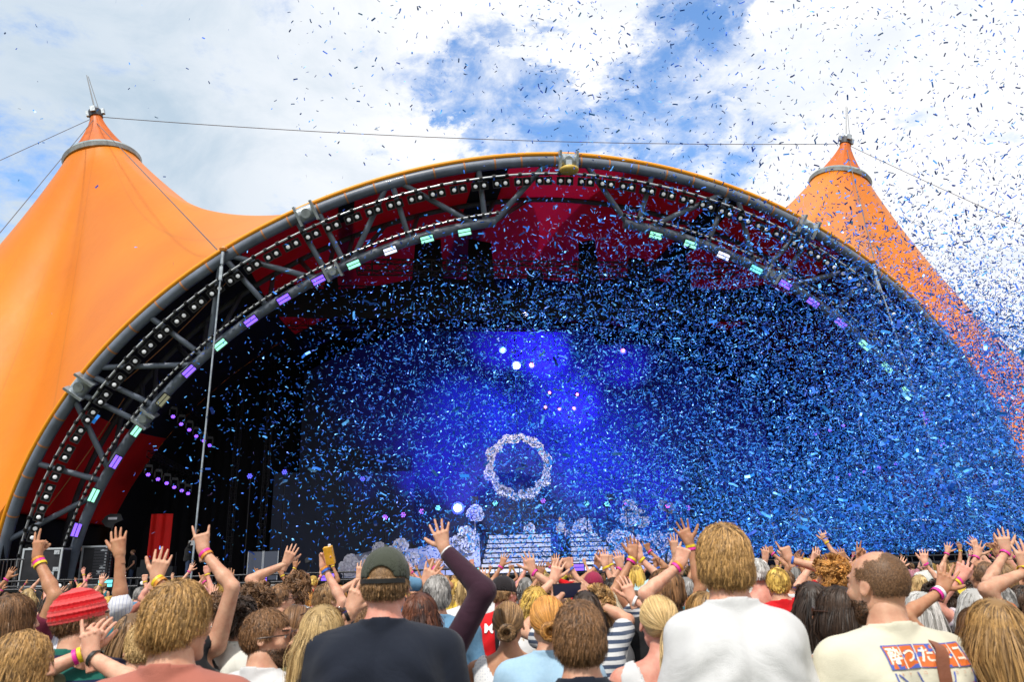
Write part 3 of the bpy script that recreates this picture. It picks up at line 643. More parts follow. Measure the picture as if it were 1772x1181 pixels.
for i in range(26):
    a = 2*math.pi*i/26; rr = RR*(1+.05*math.sin(i*2.4)); p = RC+(T_*math.cos(a)+K_*math.sin(a))*rr; m_ = MB(); blossom(m_, p, -N_+T_*.5*math.cos(a)+K_*.5*math.sin(a), .30+.07*math.sin(i*1.9), i); under(e, m_.build('blossom', petal_m, smooth=180))
L = bpy.data.lights.new('ring_light', 'SPOT'); L.energy = 7000; L.color = (.8, .78, 1); L.spot_size = R(38); L.spot_blend = .6; L.shadow_soft_size = .3
o = bpy.data.objects.new('ring_light', L); C.objects.link(o); q = W(-1, -1, 14); o.location = q; o.rotation_euler = Vector(RC-q).to_track_quat('-Z', 'Y').to_euler()
L2 = L.copy(); L2.energy = 9000; L2.color = (.45, .55, 1); L2.spot_size = R(70); o = bpy.data.objects.new('stair_light', L2); C.objects.link(o); q = W(1, -5, 13.5); o.location = q; o.rotation_euler = Vector(W(.5, 3, 2.5)-q).to_track_quat('-Z', 'Y').to_euler()
for i, (x, y, r, k) in enumerate(((822, 882, .5, 3), (925, 915, .42, 3), (1007, 928, .65, 4), (1095, 888, .6, 4), (1155, 878, .45, 2), (990, 920, .3, 2), (1382, 895, .55, 4), (1602, 890, .6, 4), (1560, 892, .4, 2), (1338, 893, .3, 1))):
    p = W(*on_n(x, y, 6.5)); m_ = MB()
    for j in range(k): blossom(m_, p+T_*random.uniform(-r, r)*.8+K_*random.uniform(-r, r)*.8, -N_+K_*.2, r*.75, i*7+j)
    m_.tube([p+N_*.2, np.array([p[0]+N_[0]*.2, p[1]+N_[1]*.2, 1.68])], .05, 6, None)
    tag(m_.build('giant_flower', petal_m, smooth=180), 'giant white flower cluster at the rear of the stage, %s from the left' % ['first', 'second', 'fourth', 'fifth', 'sixth', 'third', 'eighth', 'last', 'ninth', 'seventh'][i], 'stage prop', 'giant white flowers')
stairw = mat('white_stage_steps', (.8, .8, .84), .5, var=(1.5, .12)); 
def stairs(s0, s1, s0b, s1b, lab, z1):
    e = empty('stage_stairs', W((s0+s1)/2, 2, 1.7), lab, 'stairs'); k = 8
    for i in range(k):
        u = i/(k-1); a, b = s0b*(1-u)+s0*u, s1b*(1-u)+s1*u; zb = 1.72+(z1-1.72)*i/k; zt = 1.72+(z1-1.72)*(i+1)/k; n0 = .2+u*3.4
        m_ = MB(); m_.box(W((a+b)/2, n0+.6, (zb+zt)/2-.03), ((b-a)/2, .58, (zt-zb)/2-.035), AXS, stairw); m_.box(W((a+b)/2, n0+.62, (zb+zt)/2), ((b-a)/2, .56, (zt-zb)/2), AXS, blk)
        under(e, m_.build('step', smooth=None))
stairs(-2.6, .55, -3.3, .0, 'left half of the white slatted steps at centre stage', 3.62)
stairs(1.55, 3.0, 1.0, 3.6, 'right half of the white slatted steps at centre stage', 3.6)
m_ = MB(); m_.box(W(1.1, 4.0, 2.22), (.45, 1.1, .5), AXS); m_.tube([W(1.1, 2.7, 1.7), W(1.1, 2.7, 2.9)], .1, 10); tag(m_.build('lectern_plinth', blk), 'black plinth in the gap between the two white flights of steps', 'stage prop')
# sculpted white wings beside the steps: ground-hugging banks of ruffled blossoms
for side, (sa, sb, za, zb), nm in ((-1, (-9.6, -3.2, 1.0, 2.0), 'left'), (1, (3.4, 9.8, 1.9, .9), 'right')):
    e = empty('blossom_bank', W((sa+sb)/2, 2, 1.7), 'white sculpted bank of blossoms sweeping down beside the steps on the %s' % nm, 'stage prop'); rn = random.Random(5+side)
    m_ = MB(); k = 16; v = []
    for i in range(k+1):
        u = i/k; s = sa+(sb-sa)*u; h = (za*(1-u)+zb*u)*(.92+.08*math.sin(u*9)); v += [W(s, 1.2, 1.7), W(s, 2.2, 1.7+h), W(s, 3.8, 1.7+h), W(s, 4.2, 1.7)]
    m_.raw(v, [(i*4+j, (i+1)*4+j, (i+1)*4+j+1, i*4+j+1) for i in range(k) for j in range(3)]); under(e, m_.build('bank', mat('lilac_bank', (.45, .47, .62), .6, var=(1.2, .5)), smooth=60))
    for i in range(34):
        u = rn.random(); q = rn.random()**.8; h = (za*(1-u)+zb*u); m_ = MB(); blossom(m_, W(sa+(sb-sa)*u, 1.1+q*1.0, 1.75+h*q), -N_+K_*.4+T_*rn.uniform(-.3, .3), rn.uniform(.22, .42), i); under(e, m_.build('blossom', petal_m, smooth=180))
# white arcs (low seats) seen in the right bank
for i, (cx, r) in enumerate(((4.6, .9), (6.7, 1.0))):
    m_ = MB(); m_.tube([W(cx+r*math.cos(a), 1.0, 2.0+r*1.1*math.sin(a)) for a in np.linspace(0, math.pi, 20)], .06, 8); tag(m_.build('arched_tube', blk, smooth=60), 'thin dark arch standing before the right blossom bank, the %s one' % ('left', 'right')[i], 'stage prop')
# side-stage equipment
case_m = mat('black_case_panel', (.018, .018, .022), .5, var=(3, .4)); alu = mat('aluminium_edge', (.62, .64, .66), .35, metal=.7)
def flight_case(px, py, w, h, n, lab, name='flight_case', ledges=True):
    s, nn, z = on_n(px, py, n); zc = 1.72+h; e = empty(name, W(s, n, 1.71), lab, 'case')
    m_ = MB(); m_.box(W(s, n, zc), (w, .4, h), AXS); under(e, m_.build('body', case_m))
    m_ = MB()
    for a in (-1, 1):
        m_.box(W(s+a*w, n-.4, zc), (.035, .035, h+.03), AXS); m_.box(W(s, n-.4, zc+a*h), (w+.03, .03, .035), AXS)
    m_.box(W(s+w*.98, n, zc+h), (.03, .42, .03), AXS); under(e, m_.build('edging', alu))
    m_ = MB()
    for a, b in ((.75, .8), (.8, -.1), (.6, -.35)): m_.box(W(s+a*w, n-.42, zc+b*h), (.1, .02, .08), AXS); m_.box(W(s+a*w, n-.45, zc+b*h), (.04, .02, .03), AXS)
    under(e, m_.build('latch', alu)); return e
flight_case(80, 975, .72, .72, -2.2, 'black flight case with silver edges at the left end of the stage')
flight_case(168, 975, .48, .78, -.5, 'tall narrow amplifier rack in a silver edged case', 'amplifier_rack')
m_ = MB()
for i in range(12): m_.box(W(-19.35+.0, -.93, 1.85+i*.12), (.36, .02, .04), AXS)
tag(m_.build('rack_unit', mat('rack_grey', (.07, .07, .08), .35, metal=.4)), 'dark grey equipment faces stacked in the narrow rack', 'equipment')
s, nn, z = on_n(195, 903, -1); m_ = MB(); v = [(-.45, .0), (-.32, .2), (-.12, .32), (.3, .3), (.42, .05), (.1, -.1), (.05, -.3), (-.25, -.22)]
m_.raw([W(s+a, -1.03, z+b) for a, b in v]+[W(s+a, -.97, z+b) for a, b in v], [tuple(range(8)), tuple(range(15, 7, -1))]+[(i, 8+i, 8+(i+1) % 8, (i+1) % 8) for i in range(8)], housing)
m_.box(W(s, -1.05, z+.12), (.18, .01, .05), AXS, petal_m); m_.tube([W(s, -1, 1.7), W(s, -1, z-.2)], .035, 6, housing); tag(m_.build('paddle_antenna'), 'black paddle shaped antenna on a stand left of centre rear', 'antenna')
m_ = MB()
for i in range(22): m_.tube([W(-24.3+i*.14, -3.3, 1.7), W(-24.3+i*.14, -3.3, 2.75)], .018, 5)
for z in (1.75, 2.75): m_.tube([W(-24.35, -3.3, z), W(-21.3, -3.3, z)], .03, 6)
tag(m_.build('side_railing', MATS['dark_rail'], smooth=60), 'black barred safety railing at the far left corner of the stage', 'railing')
s, nn, z = on_n(535, 970, -2); m_ = MB(); m_.tube([W(s, -2, 1.7), W(s, -2, 2.25)], .035, 6); m_.box(W(s, -2, 2.45), (.13, .2, .1), AXS); m_.tube([W(s, -2.2, 2.45), W(s, -2.42, 2.47)], [.09, .11], 10)
for a in (0, 2.1, 4.2): m_.tube([W(s, -2, 2.1), W(s+.3*math.cos(a), -2+.3*math.sin(a), 1.7)], .02, 5)
tag(m_.build('video_camera', housing, smooth=50), 'black remote video camera on a short tripod at the stage edge', 'camera')
for px in (443, 468):
    s, nn, z = on_n(px, 965, -1.5); m_ = MB(); m_.box(W(s, -1.5, 2.3), (.32, .02, .58), AXS, mat('clear_screen', (.05, .06, .09), .1)); m_.tube([W(s-.32, -1.52, 1.7), W(s-.32, -1.52, 2.9)], .02, 5, alu); m_.tube([W(s+.32, -1.52, 1.7), W(s+.32, -1.52, 2.9)], .02, 5, alu)
    tag(m_.build('stage_screen'), 'tall glassy panel in thin frame at the stage edge, the %s one' % ('left' if px == 443 else 'right'), 'panel')
for i, (px, w) in enumerate(((130, .4), (262, .5), (290, .3), (1750, .9))):
    s, nn, z = on_n(px, 985, 0); m_ = MB(); m_.box(W(s, 0, 2.05), (w, .3, .35), AXS); m_.box(W(s-.1, 0, 2.55), (w*.6, .25, .15), AXS); m_.tube([W(s+w, 0, 1.7), W(s+w, 0, 3.0)], .02, 5)
    tag(m_.build('equipment_stack', housing), ['small black equipment stack beside the flight case', 'black equipment stack under the lower moving lights', 'narrow black equipment stack near the red curtain', 'wide black equipment stack at the far right of the stage'][i], 'equipment')
for k, (z, c) in enumerate(((4.6, 1), (2.9, 1))):
    m_ = MB(); m_.box(W(24.2, 6, z-.6), (2.2, .05, .06), AXS); tag(m_.build('light_strip', lit('strip_white', (.6, .7, 1), 1.5)), 'thin white light strip at the far right of the stage, %s' % ('upper', 'lower')[k], 'stage light')

# ------------------------------------------------------------------ confetti
def confetti_material():
    M = bpy.data.materials.new('blue_foil_paper'); M.use_nodes = True; g = NG(M.node_tree); b = g.n['Principled BSDF']
    a = g.new('ShaderNodeAttribute', attribute_name='tone'); oi = g.new('ShaderNodeObjectInfo')
    t = g.math('FRACT', g.math('ADD', a.outputs['Fac'], oi.outputs['Random']))
    c = g.ramp(t, [(0, (.004, .045, .38)), (.4, (.008, .13, .72)), (.75, (.02, .27, .92)), (1, (.12, .48, 1.0))])
    g.link(c, b.inputs['Base Color']); b.inputs['Metallic'].default_value = .25; b.inputs['Roughness'].default_value = .34
    return M
conf_m = confetti_material()
def density_points():
    # (px, py, sx, sy, count): overlapping drifting puffs
    blobs = [(1300, 640, 270, 120, 3000), (1050, 660, 250, 100, 2300), (1500, 780, 190, 110, 4600), (1600, 880, 170, 70, 4600), (1350, 880, 200, 70, 4300), (1100, 870, 170, 75, 2300), (850, 800, 150, 110, 1900),
             (1650, 720, 110, 100, 4200), (1740, 660, 70, 80, 2600), (1250, 520, 220, 50, 900), (950, 560, 200, 60, 750), (700, 700, 130, 110, 950), (560, 780, 130, 130, 420), (1690, 560, 90, 90, 1700), (1550, 600, 120, 100, 1300),
             (1500, 940, 200, 35, 2400), (1200, 950, 200, 30, 1100), (1000, 950, 150, 30, 500), (1130, 450, 250, 60, 450), (1730, 860, 80, 100, 2200), (1450, 450, 150, 90, 600)]
    P = []
    for x, y, sx, sy, n in blobs:
        n = int(n*3.0*(1 if x > 900 else .72)); P.append(np.stack([RNG.normal(x, sx, n), RNG.normal(y, sy, n)], 1))
    u = RNG.uniform(0, 1, (2100, 2)); P.append(np.stack([900+900*u[:, 0]**.8, 430*u[:, 1]], 1))
    u = RNG.uniform(0, 1, (480, 2)); P.append(np.stack([500+600*u[:, 0], 330*u[:, 1]], 1))
    u = RNG.uniform(0, 1, (150, 2)); P.append(np.stack([620*u[:, 0], 950*u[:, 1]], 1))
    u = RNG.uniform(0, 1, (1700, 2)); P.append(np.stack([1480+330*u[:, 0], 200+520*u[:, 1]**.6], 1))
    P = np.concatenate(P); P = P[(P[:, 0] > -40) & (P[:, 0] < 1830) & (P[:, 1] > -30) & (P[:, 1] < 1010)]
    # few pieces above the roof line on the left of the cloud
    arch_y = 283+((P[:, 0]-985)/790)**2*470
    keep = (P[:, 1] > arch_y) | (RNG.random(len(P)) < np.clip((P[:, 0]-300)/1300, .12, .8)) | (P[:, 1] < 250)
    return P[keep]
PP = density_points()
NPc = len(PP); lower = np.clip((PP[:, 1]-560)/420, 0, 1)
D = 10.5+18*RNG.random(NPc)**.8; far = 13+15*RNG.random(NPc); D = np.where(RNG.random(NPc) < .5, D, far)
near = RNG.random(NPc) < .018; D[near] = 5+4*RNG.random(near.sum()); D = np.where(PP[:, 1] < 430, 6+11*RNG.random(NPc), D)
rx = (PP[:, 0]-886)/F; ry = (590.5-PP[:, 1])/F; RV = RIGHT[None]*rx[:, None]+UP[None]*ry[:, None]+FW[None]
POS = CAM+RV*(D/RV[:, 1])[:, None]; okz = POS[:, 2] > 1.95; POS = POS[okz]; D = D[okz]; NPc = len(POS)
ordn_ = np.argsort(D); POS = POS[ordn_]; D = D[ordn_]
def strips(pos, L, Wd, seed):
    rg = np.random.default_rng(seed); n = len(pos); q = rg.normal(size=(n, 4)); q /= np.linalg.norm(q, axis=1)[:, None]; w, x, y, z = q.T
    Rm = np.stack([np.stack([1-2*(y*y+z*z), 2*(x*y-z*w), 2*(x*z+y*w)], 1), np.stack([2*(x*y+z*w), 1-2*(x*x+z*z), 2*(y*z-x*w)], 1), np.stack([2*(x*z-y*w), 2*(y*z+x*w), 1-2*(x*x+y*y)], 1)], 1)
    bend = rg.uniform(-.35, .35, n)
    lv = np.array([[-1, -1, 0], [-1, 1, 0], [0, 1, 1], [0, -1, 1], [1, -1, 0], [1, 1, 0]], float)
    loc = np.stack([lv[None, :, 0]*(L/2)[:, None], lv[None, :, 1]*(Wd/2)[:, None], lv[None, :, 2]*(bend*L*.5)[:, None]], 2)
    v = np.einsum('nij,nkj->nki', Rm, loc)+pos[:, None]; b = np.arange(n)[:, None, None]*6
    f = (np.array([[0, 1, 2, 3], [3, 2, 5, 4]])[None]+b).reshape(-1, 4); return v.reshape(-1, 3), f
NI = 300; k_ = len(POS)
vv, ff = strips(POS[NI:], np.full(k_-NI, .054)*RNG.uniform(.8, 1.3, k_-NI)*np.clip(D[NI:]/14, .9, 1.5), np.full(k_-NI, .0165)*np.clip(D[NI:]/14, .9, 1.5), 3)
o = fast_mesh('confetti', vv, ff, conf_m, smooth=False); a = o.data.attributes.new('tone', 'FLOAT', 'POINT'); a.data.foreach_set('value', np.repeat(RNG.random(k_-NI), 6).astype(np.float32))
tag(o, 'dense drifting cloud of small blue confetti strips in front of the stage', 'confetti', kind='stuff')
v1, f1 = strips(np.zeros((6, 3)), np.full(6, .068), np.full(6, .021), 5); protos = []
for i in range(6):
    pm = bpy.data.meshes.new('confetti_strip'); pm.from_pydata((v1[i*6:i*6+6]).tolist(), [], [(0, 1, 2, 3), (3, 2, 5, 4)]); pm.materials.append(conf_m); protos.append(pm)
for i in range(NI):
    o = bpy.data.objects.new('confetti_strip', protos[i % 6]); C.objects.link(o); o.location = POS[i]; o.rotation_euler = (random.uniform(0, 6), random.uniform(0, 6), random.uniform(0, 6))
    tag(o, 'single blue confetti strip floating in the air nearer the camera than the cloud', 'confetti', 'nearer confetti strips')
# ------------------------------------------------------------------ signed distance surfaces for bodies, heads and hands
def caps(p, a, b, ra, rb, sq=None):
    a = np.asarray(a, float); b = np.asarray(b, float); ab = b-a
    q = p-a
    if sq is not None: q = q*sq; ab = ab*sq
    t = np.clip((q@ab)/(ab@ab+1e-9), 0, 1); return np.linalg.norm(q-t[:, None]*ab, axis=1)-(ra+(rb-ra)*t)
def ell(p, c, r):
    q = p-np.asarray(c); r = np.asarray(r, float); k0 = np.linalg.norm(q/r, axis=1); k1 = np.linalg.norm(q/(r*r), axis=1)+1e-9; return k0*(k0-1)/k1
def smin(a, b, k):
    h = np.maximum(k-np.abs(a-b), 0)/k; return np.minimum(a, b)-h*h*k*.25
def smax(a, b, k): return -smin(-a, -b, k)
def surf(fn, lo, hi, h, margin=1.35, k=6):
    lo = np.asarray(lo, float); nb = np.maximum(1, np.ceil((np.asarray(hi)-lo)/(h*k)).astype(int)); n = nb*k
    bi = np.stack(np.meshgrid(*[np.arange(x) for x in nb], indexing='ij'), -1).reshape(-1, 3)
    cen = lo+(bi+.5)*h*k; d = fn(cen); act = np.abs(d) < h*k*.87*margin
    V = np.repeat(np.repeat(np.repeat(d.reshape(nb), k, 0), k, 1), k, 2).astype(np.float32)
    off = np.stack(np.meshgrid(*[np.arange(k)]*3, indexing='ij'), -1).reshape(-1, 3); ba = bi[act]
    idx = (ba[:, None]*k+off[None]).reshape(-1, 3); V[idx[:, 0], idx[:, 1], idx[:, 2]] = fn(lo+(idx+.5)*h)
    V[0] = V[-1] = 1; V[:, 0] = V[:, -1] = 1; V[:, :, 0] = V[:, :, -1] = 1
    ins = V < 0
    c = [V[i:n[0]-1+i, j:n[1]-1+j, l:n[2]-1+l] for i in (0, 1) for j in (0, 1) for l in (0, 1)]
    s = sum((x < 0).astype(np.int8) for x in c); cell = (s > 0) & (s < 8); ci = np.argwhere(cell); vid = -np.ones(cell.shape, np.int64); vid[cell] = np.arange(len(ci))
    acc = np.zeros((len(ci), 3)); cnt = np.zeros(len(ci)); cs = [(i, j, l) for i in (0, 1) for j in (0, 1) for l in (0, 1)]
    for x in range(8):
        for ax in range(3):
            if cs[x][ax]: continue
            y = x+(4, 2, 1)[ax]; va = V[ci[:, 0]+cs[x][0], ci[:, 1]+cs[x][1], ci[:, 2]+cs[x][2]]; o = list(cs[x]); o[ax] = 1
            vb = V[ci[:, 0]+o[0], ci[:, 1]+o[1], ci[:, 2]+o[2]]; cr = (va < 0) != (vb < 0); t = np.where(cr, va/(va-vb+1e-12), 0)
            q = np.tile(np.array(cs[x], float), (len(ci), 1)); q[:, ax] += t; acc += q*cr[:, None]; cnt += cr
    v = lo+(ci+.5+acc/np.maximum(cnt, 1)[:, None])*h
    fs = []
    for ax in range(3):
        sl = [slice(1, -1)]*3; sl[ax] = slice(0, -1); sl2 = list(sl); sl2[ax] = slice(1, None); A = ins[tuple(sl)]; B = ins[tuple(sl2)]
        e = np.argwhere(A != B); w = A[e[:, 0], e[:, 1], e[:, 2]]; g0 = e+1; g0[:, ax] -= 1; u, q = [(1, 2), (2, 0), (0, 1)][ax]
        def gv(du, dv): x = g0.copy(); x[:, u] -= du; x[:, q] -= dv; return vid[x[:, 0], x[:, 1], x[:, 2]]
        f = np.stack([gv(1, 1), gv(0, 1), gv(0, 0), gv(1, 0)], 1); f[~w] = f[~w][:, ::-1]; fs.append(f)
    f = np.concatenate(fs); f = f[(f >= 0).all(1)]; return v, f
def rotm(ax, a): return np.array(Matrix.Rotation(a, 3, ax))
def join(parts):                        # [(v, f, mi)]
    V, Fc, M, o = [], [], [], 0
    for v, f, mi in parts:
        V.append(v); Fc.append(f+o); M.append(np.full(len(f), mi) if np.isscalar(mi) else mi); o += len(v)
    return np.concatenate(V), np.concatenate(Fc), np.concatenate(M)

# ---- hands: wrist at the origin, fingers along +z, back of the hand towards -y, thumb on +x
def hand_parts(pose):
    xs = (-.033, -.011, .011, .033); Ls = (.058, .074, .080, .072); cu = dict(spread=(8, 5, 5, 8), open=(14, 10, 10, 14), relaxed=(40, 32, 28, 24), fist=(95, 95, 95, 95), point=(95, 95, 95, 5), horns=(5, 92, 92, 5), grip=(55, 55, 55, 50), two=(92, 90, 6, 4))[pose]
    spd = dict(spread=(-20, -7, 5, 17), open=(-9, -3, 3, 9), two=(-4, -2, 4, 14), horns=(-12, -2, 2, 10)).get(pose, (-6, -2, 2, 6)); out = []
    for x, L, c, s in zip(xs, Ls, cu, spd):
        p = np.array([x, 0, .088-.35*abs(x-.005)]); a = R(s); d = np.array([math.sin(a), 0, math.cos(a)]); ang = 0
        for seg, (fr, rr) in enumerate(((.45, .0088), (.31, .0078), (.24, .0068))):
            ang += R(c)*(.75 if seg == 0 else .95 if seg == 1 else .6)
            e = d*math.cos(ang)+np.array([0, 1., 0])*math.sin(ang); q = p+e*L*fr; out.append((p, q, rr, rr-.0009)); p = q
    ta = dict(spread=(62, 10), open=(45, 15), fist=(12, 62), point=(15, 60), horns=(15, 62), grip=(25, 70), two=(10, 65)).get(pose, (35, 30))
    p = np.array([.022, .004, .028]); a, b = R(ta[0]), R(ta[1]); e = np.array([math.sin(a)*math.cos(b), math.sin(b), math.cos(a)*math.cos(b)])
    q = p+e*.04; e2 = nrm(e+np.array([-.25 if pose not in ('spread', 'open') else .0, .1, .3])); r_ = q+e2*.032; s_ = r_+nrm(e2+np.array([0, 0, .2]))*.026
    th = [(p, q, .0155, .0125), (q, r_, .0118, .0100), (r_, s_, .0098, .0082)]; return out, th
def make_hand(pose, h):
    fg, th = hand_parts(pose)
    def fn(p):
        d = caps(p, (0, 0, -.05), (0, 0, .015), .027, .0265, np.array([1, 1.25, 1]))
        for x in (-.030, -.010, .011, .029): d = smin(d, caps(p, (x*.55, 0, .01), (x, 0, .084), .0155, .0135), .014)
        d = smin(d, ell(p, (.018, .012, .035), (.016, .014, .028)), .012)
        for a, b, ra, rb in th: d = smin(d, caps(p, a, b, ra, rb), .007)
        e = None
        for a, b, ra, rb in fg: c = caps(p, a, b, ra, rb); e = c if e is None else np.minimum(e, c)
        for x in (-.033, -.011, .011, .033): d = np.minimum(d, ell(p, (x, -.008, .084), (.009, .009, .009)))
        return smin(d, e, .005)
    return surf(fn, (-.11, -.05, -.06), (.12, .11, .20), h, 1.6, 4)
HANDS = {}
def hand(pose, h):
    if (pose, h) not in HANDS: HANDS[(pose, h)] = make_hand(pose, h)
    return HANDS[(pose, h)]
# ---- head: centre at the origin, face towards +y
def head_fn(p, fem=0):
    jw = .93 if fem else 1.0
    d = smin(ell(p, (0, -.014, .022), (.077, .097, .090)), ell(p, (0, .026, -.035), (.059*jw, .066, .078)), .03)
    ax = np.abs(p[:, 0]); q = p.copy(); q[:, 0] = ax
    d = smin(d, caps(q, (.052*jw, .0, -.062), (.012, .072, -.104), .017, .016), .028)
    d = smin(d, caps(q, (.0, .088, .028), (.034, .078, .026), .012, .011), .014)
    d = smin(d, ell(q, (.036, .066, -.028), (.022, .02, .02)), .016)
    d = smax(d, -ell(q, (.032, .100, .002), (.017, .014, .012)), .010)
    d = smin(d, ell(q, (.031, .078, .001), (.0125, .0125, .0115)), .003)
    d = smin(d, caps(p, (0, .092, .010), (0, .112, -.026), .0075, .0105), .010); d = smin(d, ell(q, (.011, .100, -.031), (.008, .009, .007)), .006)
    d = smin(d, ell(p, (0, .092, -.0575), (.021, .011, .006)), .006); d = smin(d, ell(p, (0, .090, -.0705), (.018, .011, .0065)), .006)
    d = smin(d, caps(p, (0, -.022, -.04), (0, -.034, -.17), .056-.010*fem, .058-.012*fem), .02)
    e = ell((q-np.array([.079, -.008, -.004]))@rotm('Y', -.25)@rotm('X', .15), (0, 0, 0), (.009, .020, .031)); e = smax(e, -ell(q, (.091, -.004, -.002), (.007, .011, .018)), .006)
    return smin(d, e, .006)
HEADS = {}
def head_mesh(fem, h):
    if (fem, h) not in HEADS:
        v, f = surf(lambda p: head_fn(p, fem), (-.12, -.14, -.19), (.12, .15, .14), h, 1.6, 4); c = v[f].mean(1); mi = np.zeros(len(f), int)
        lip = (np.abs(c[:, 0]) < .021) & (c[:, 1] > .088) & (c[:, 2] < -.053) & (c[:, 2] > -.076); mi[lip] = 1
        eye = (np.abs(np.abs(c[:, 0])-.031) < .011) & (c[:, 1] > .083) & (np.abs(c[:, 2]-.001) < .0055); mi[eye] = 2
        iris = eye & (np.abs(np.abs(c[:, 0])-.031) < .005); mi[iris] = 3
        brow = (np.abs(np.abs(c[:, 0])-.031) < .019) & (c[:, 1] > .07) & (c[:, 2] > .0215) & (c[:, 2] < .030); mi[brow] = 3
        HEADS[(fem, h)] = (v, f, mi)
    return HEADS[(fem, h)]
HC = np.array([0, .012, 1.615])         # head centre on a 1.75 m body
def ik(sh, tgt, l1, l2, hint):
    d = tgt-sh; L = np.linalg.norm(d); k = 1.0
    if L > (l1+l2)*.995: k = min(1.22, L/(l1+l2)/.995); tgt = sh+d/L*min(L, (l1+l2)*.995*k); L = np.linalg.norm(tgt-sh)
    l1, l2 = l1*k, l2*k; u = nrm(tgt-sh); a = (l1*l1-l2*l2+L*L)/(2*L); h = math.sqrt(max(0, l1*l1-a*a)); hp = hint-u*np.dot(hint, u); return sh+u*a+nrm(hp)*h, tgt
def body_joints(P):                     # arms: list of (side, wrist, tip, pose, flip) in body space
    fem = P['fem']; sw = (.165 if fem else .192)*P.get('wide', 1); J = {'sw': sw}
    for s in (-1, 1):
        a = next((a for a in P['arms'] if a[0] == s), None)
        if a is None:
            sh = np.array([s*sw, -.01, 1.405]); J[s] = (sh, np.array([s*(sw+.055), -.03, 1.13]), np.array([s*(sw+.02), .14, .93 if not P.get('fold') else 1.08]), None, 'relaxed', 0)
        else:
            w = np.array(a[1]); up_ = np.clip((w[2]-1.2)/.5, 0, 1); sh = np.array([s*sw*(1-.13*up_), -.005, 1.405+.065*up_])
            el, w2 = ik(sh, w, .29, .262, np.array([s*.8, -.25, -.35])); J[s] = (sh, el, w2, nrm(np.array(a[2])-np.array(a[1])), a[3], a[4])
    return J
def torso(p, P, J, g=0.0, low=True):
    fem = P['fem']; b = P.get('bulk', 1.0); q = p.copy(); q[:, 0] = np.abs(q[:, 0]); sw = J['sw']
    d = ell(p, (0, .0, 1.24), (sw*.86*b+g, .118*b+g, .25)); d = smin(d, caps(q, (sw*.45, -.03, 1.33), (sw*.5, -.02, 1.15), .085*b+g, .08*b+g), .06)
    d = smin(d, ell(p, (0, 0, 1.03), (.145*b+g+(0 if fem else .012), .105*b+g, .2)), .08)
    d = smin(d, ell(p, (0, -.01, .90), (.165*b+g, .118*b+g, .14)), .06)
    for s in (-1, 1):
        sh = J[s][0]; d = smin(d, caps(p, (s*.03, -.03, 1.452), sh+np.array([-s*.02, -.005, .012]), .045+g*.4, .050+g*.45), .055)
    return d
def body_fn(P, J):
    fem = P['fem']; k = .88 if fem else 1.0
    def fn(p):
        d = torso(p, P, J, -.004); d = smin(d, caps(p, (0, -.028, 1.42), (0, -.010, 1.54), .058-.010*fem, .053-.01*fem), .04)
        for s in (-1, 1):
            sh, el, wr = J[s][:3]; d = smin(d, caps(p, sh, el, .049*k, .037*k), .03); m1 = el*.72+wr*.28; a = smin(caps(p, el, m1, .034*k, .035*k), caps(p, m1, wr, .035*k, .0235*k), .02); d = smin(d, a, .012)
            hp = np.array([s*.088, 0, .9]); kn = np.array([s*.1, .015, .48]); an = np.array([s*.105, -.02, .08])
            l = smin(caps(p, hp, kn, .082*k, .055*k), caps(p, kn, an, .056*k, .038*k), .03); l = smin(l, caps(p, an+np.array([0, 0, -.035]), an+np.array([s*.02, .15, -.045]), .036, .030), .03); d = smin(d, l, .03)
        return d
    return fn
def bbox(J, pad=.1, zlo=0):
    pts = np.array([x for s in (-1, 1) for x in J[s][:3]]+[[-.3, -.22, zlo], [.3, .25, 1.5]]); return pts.min(0)-pad, pts.max(0)+pad
def sleeve_end(J, s, ln):
    sh, el, wr = J[s][:3]
    return (sh*(1-ln)+el*ln,) if ln <= 1 else (el, el*(2-ln)+wr*(ln-1))
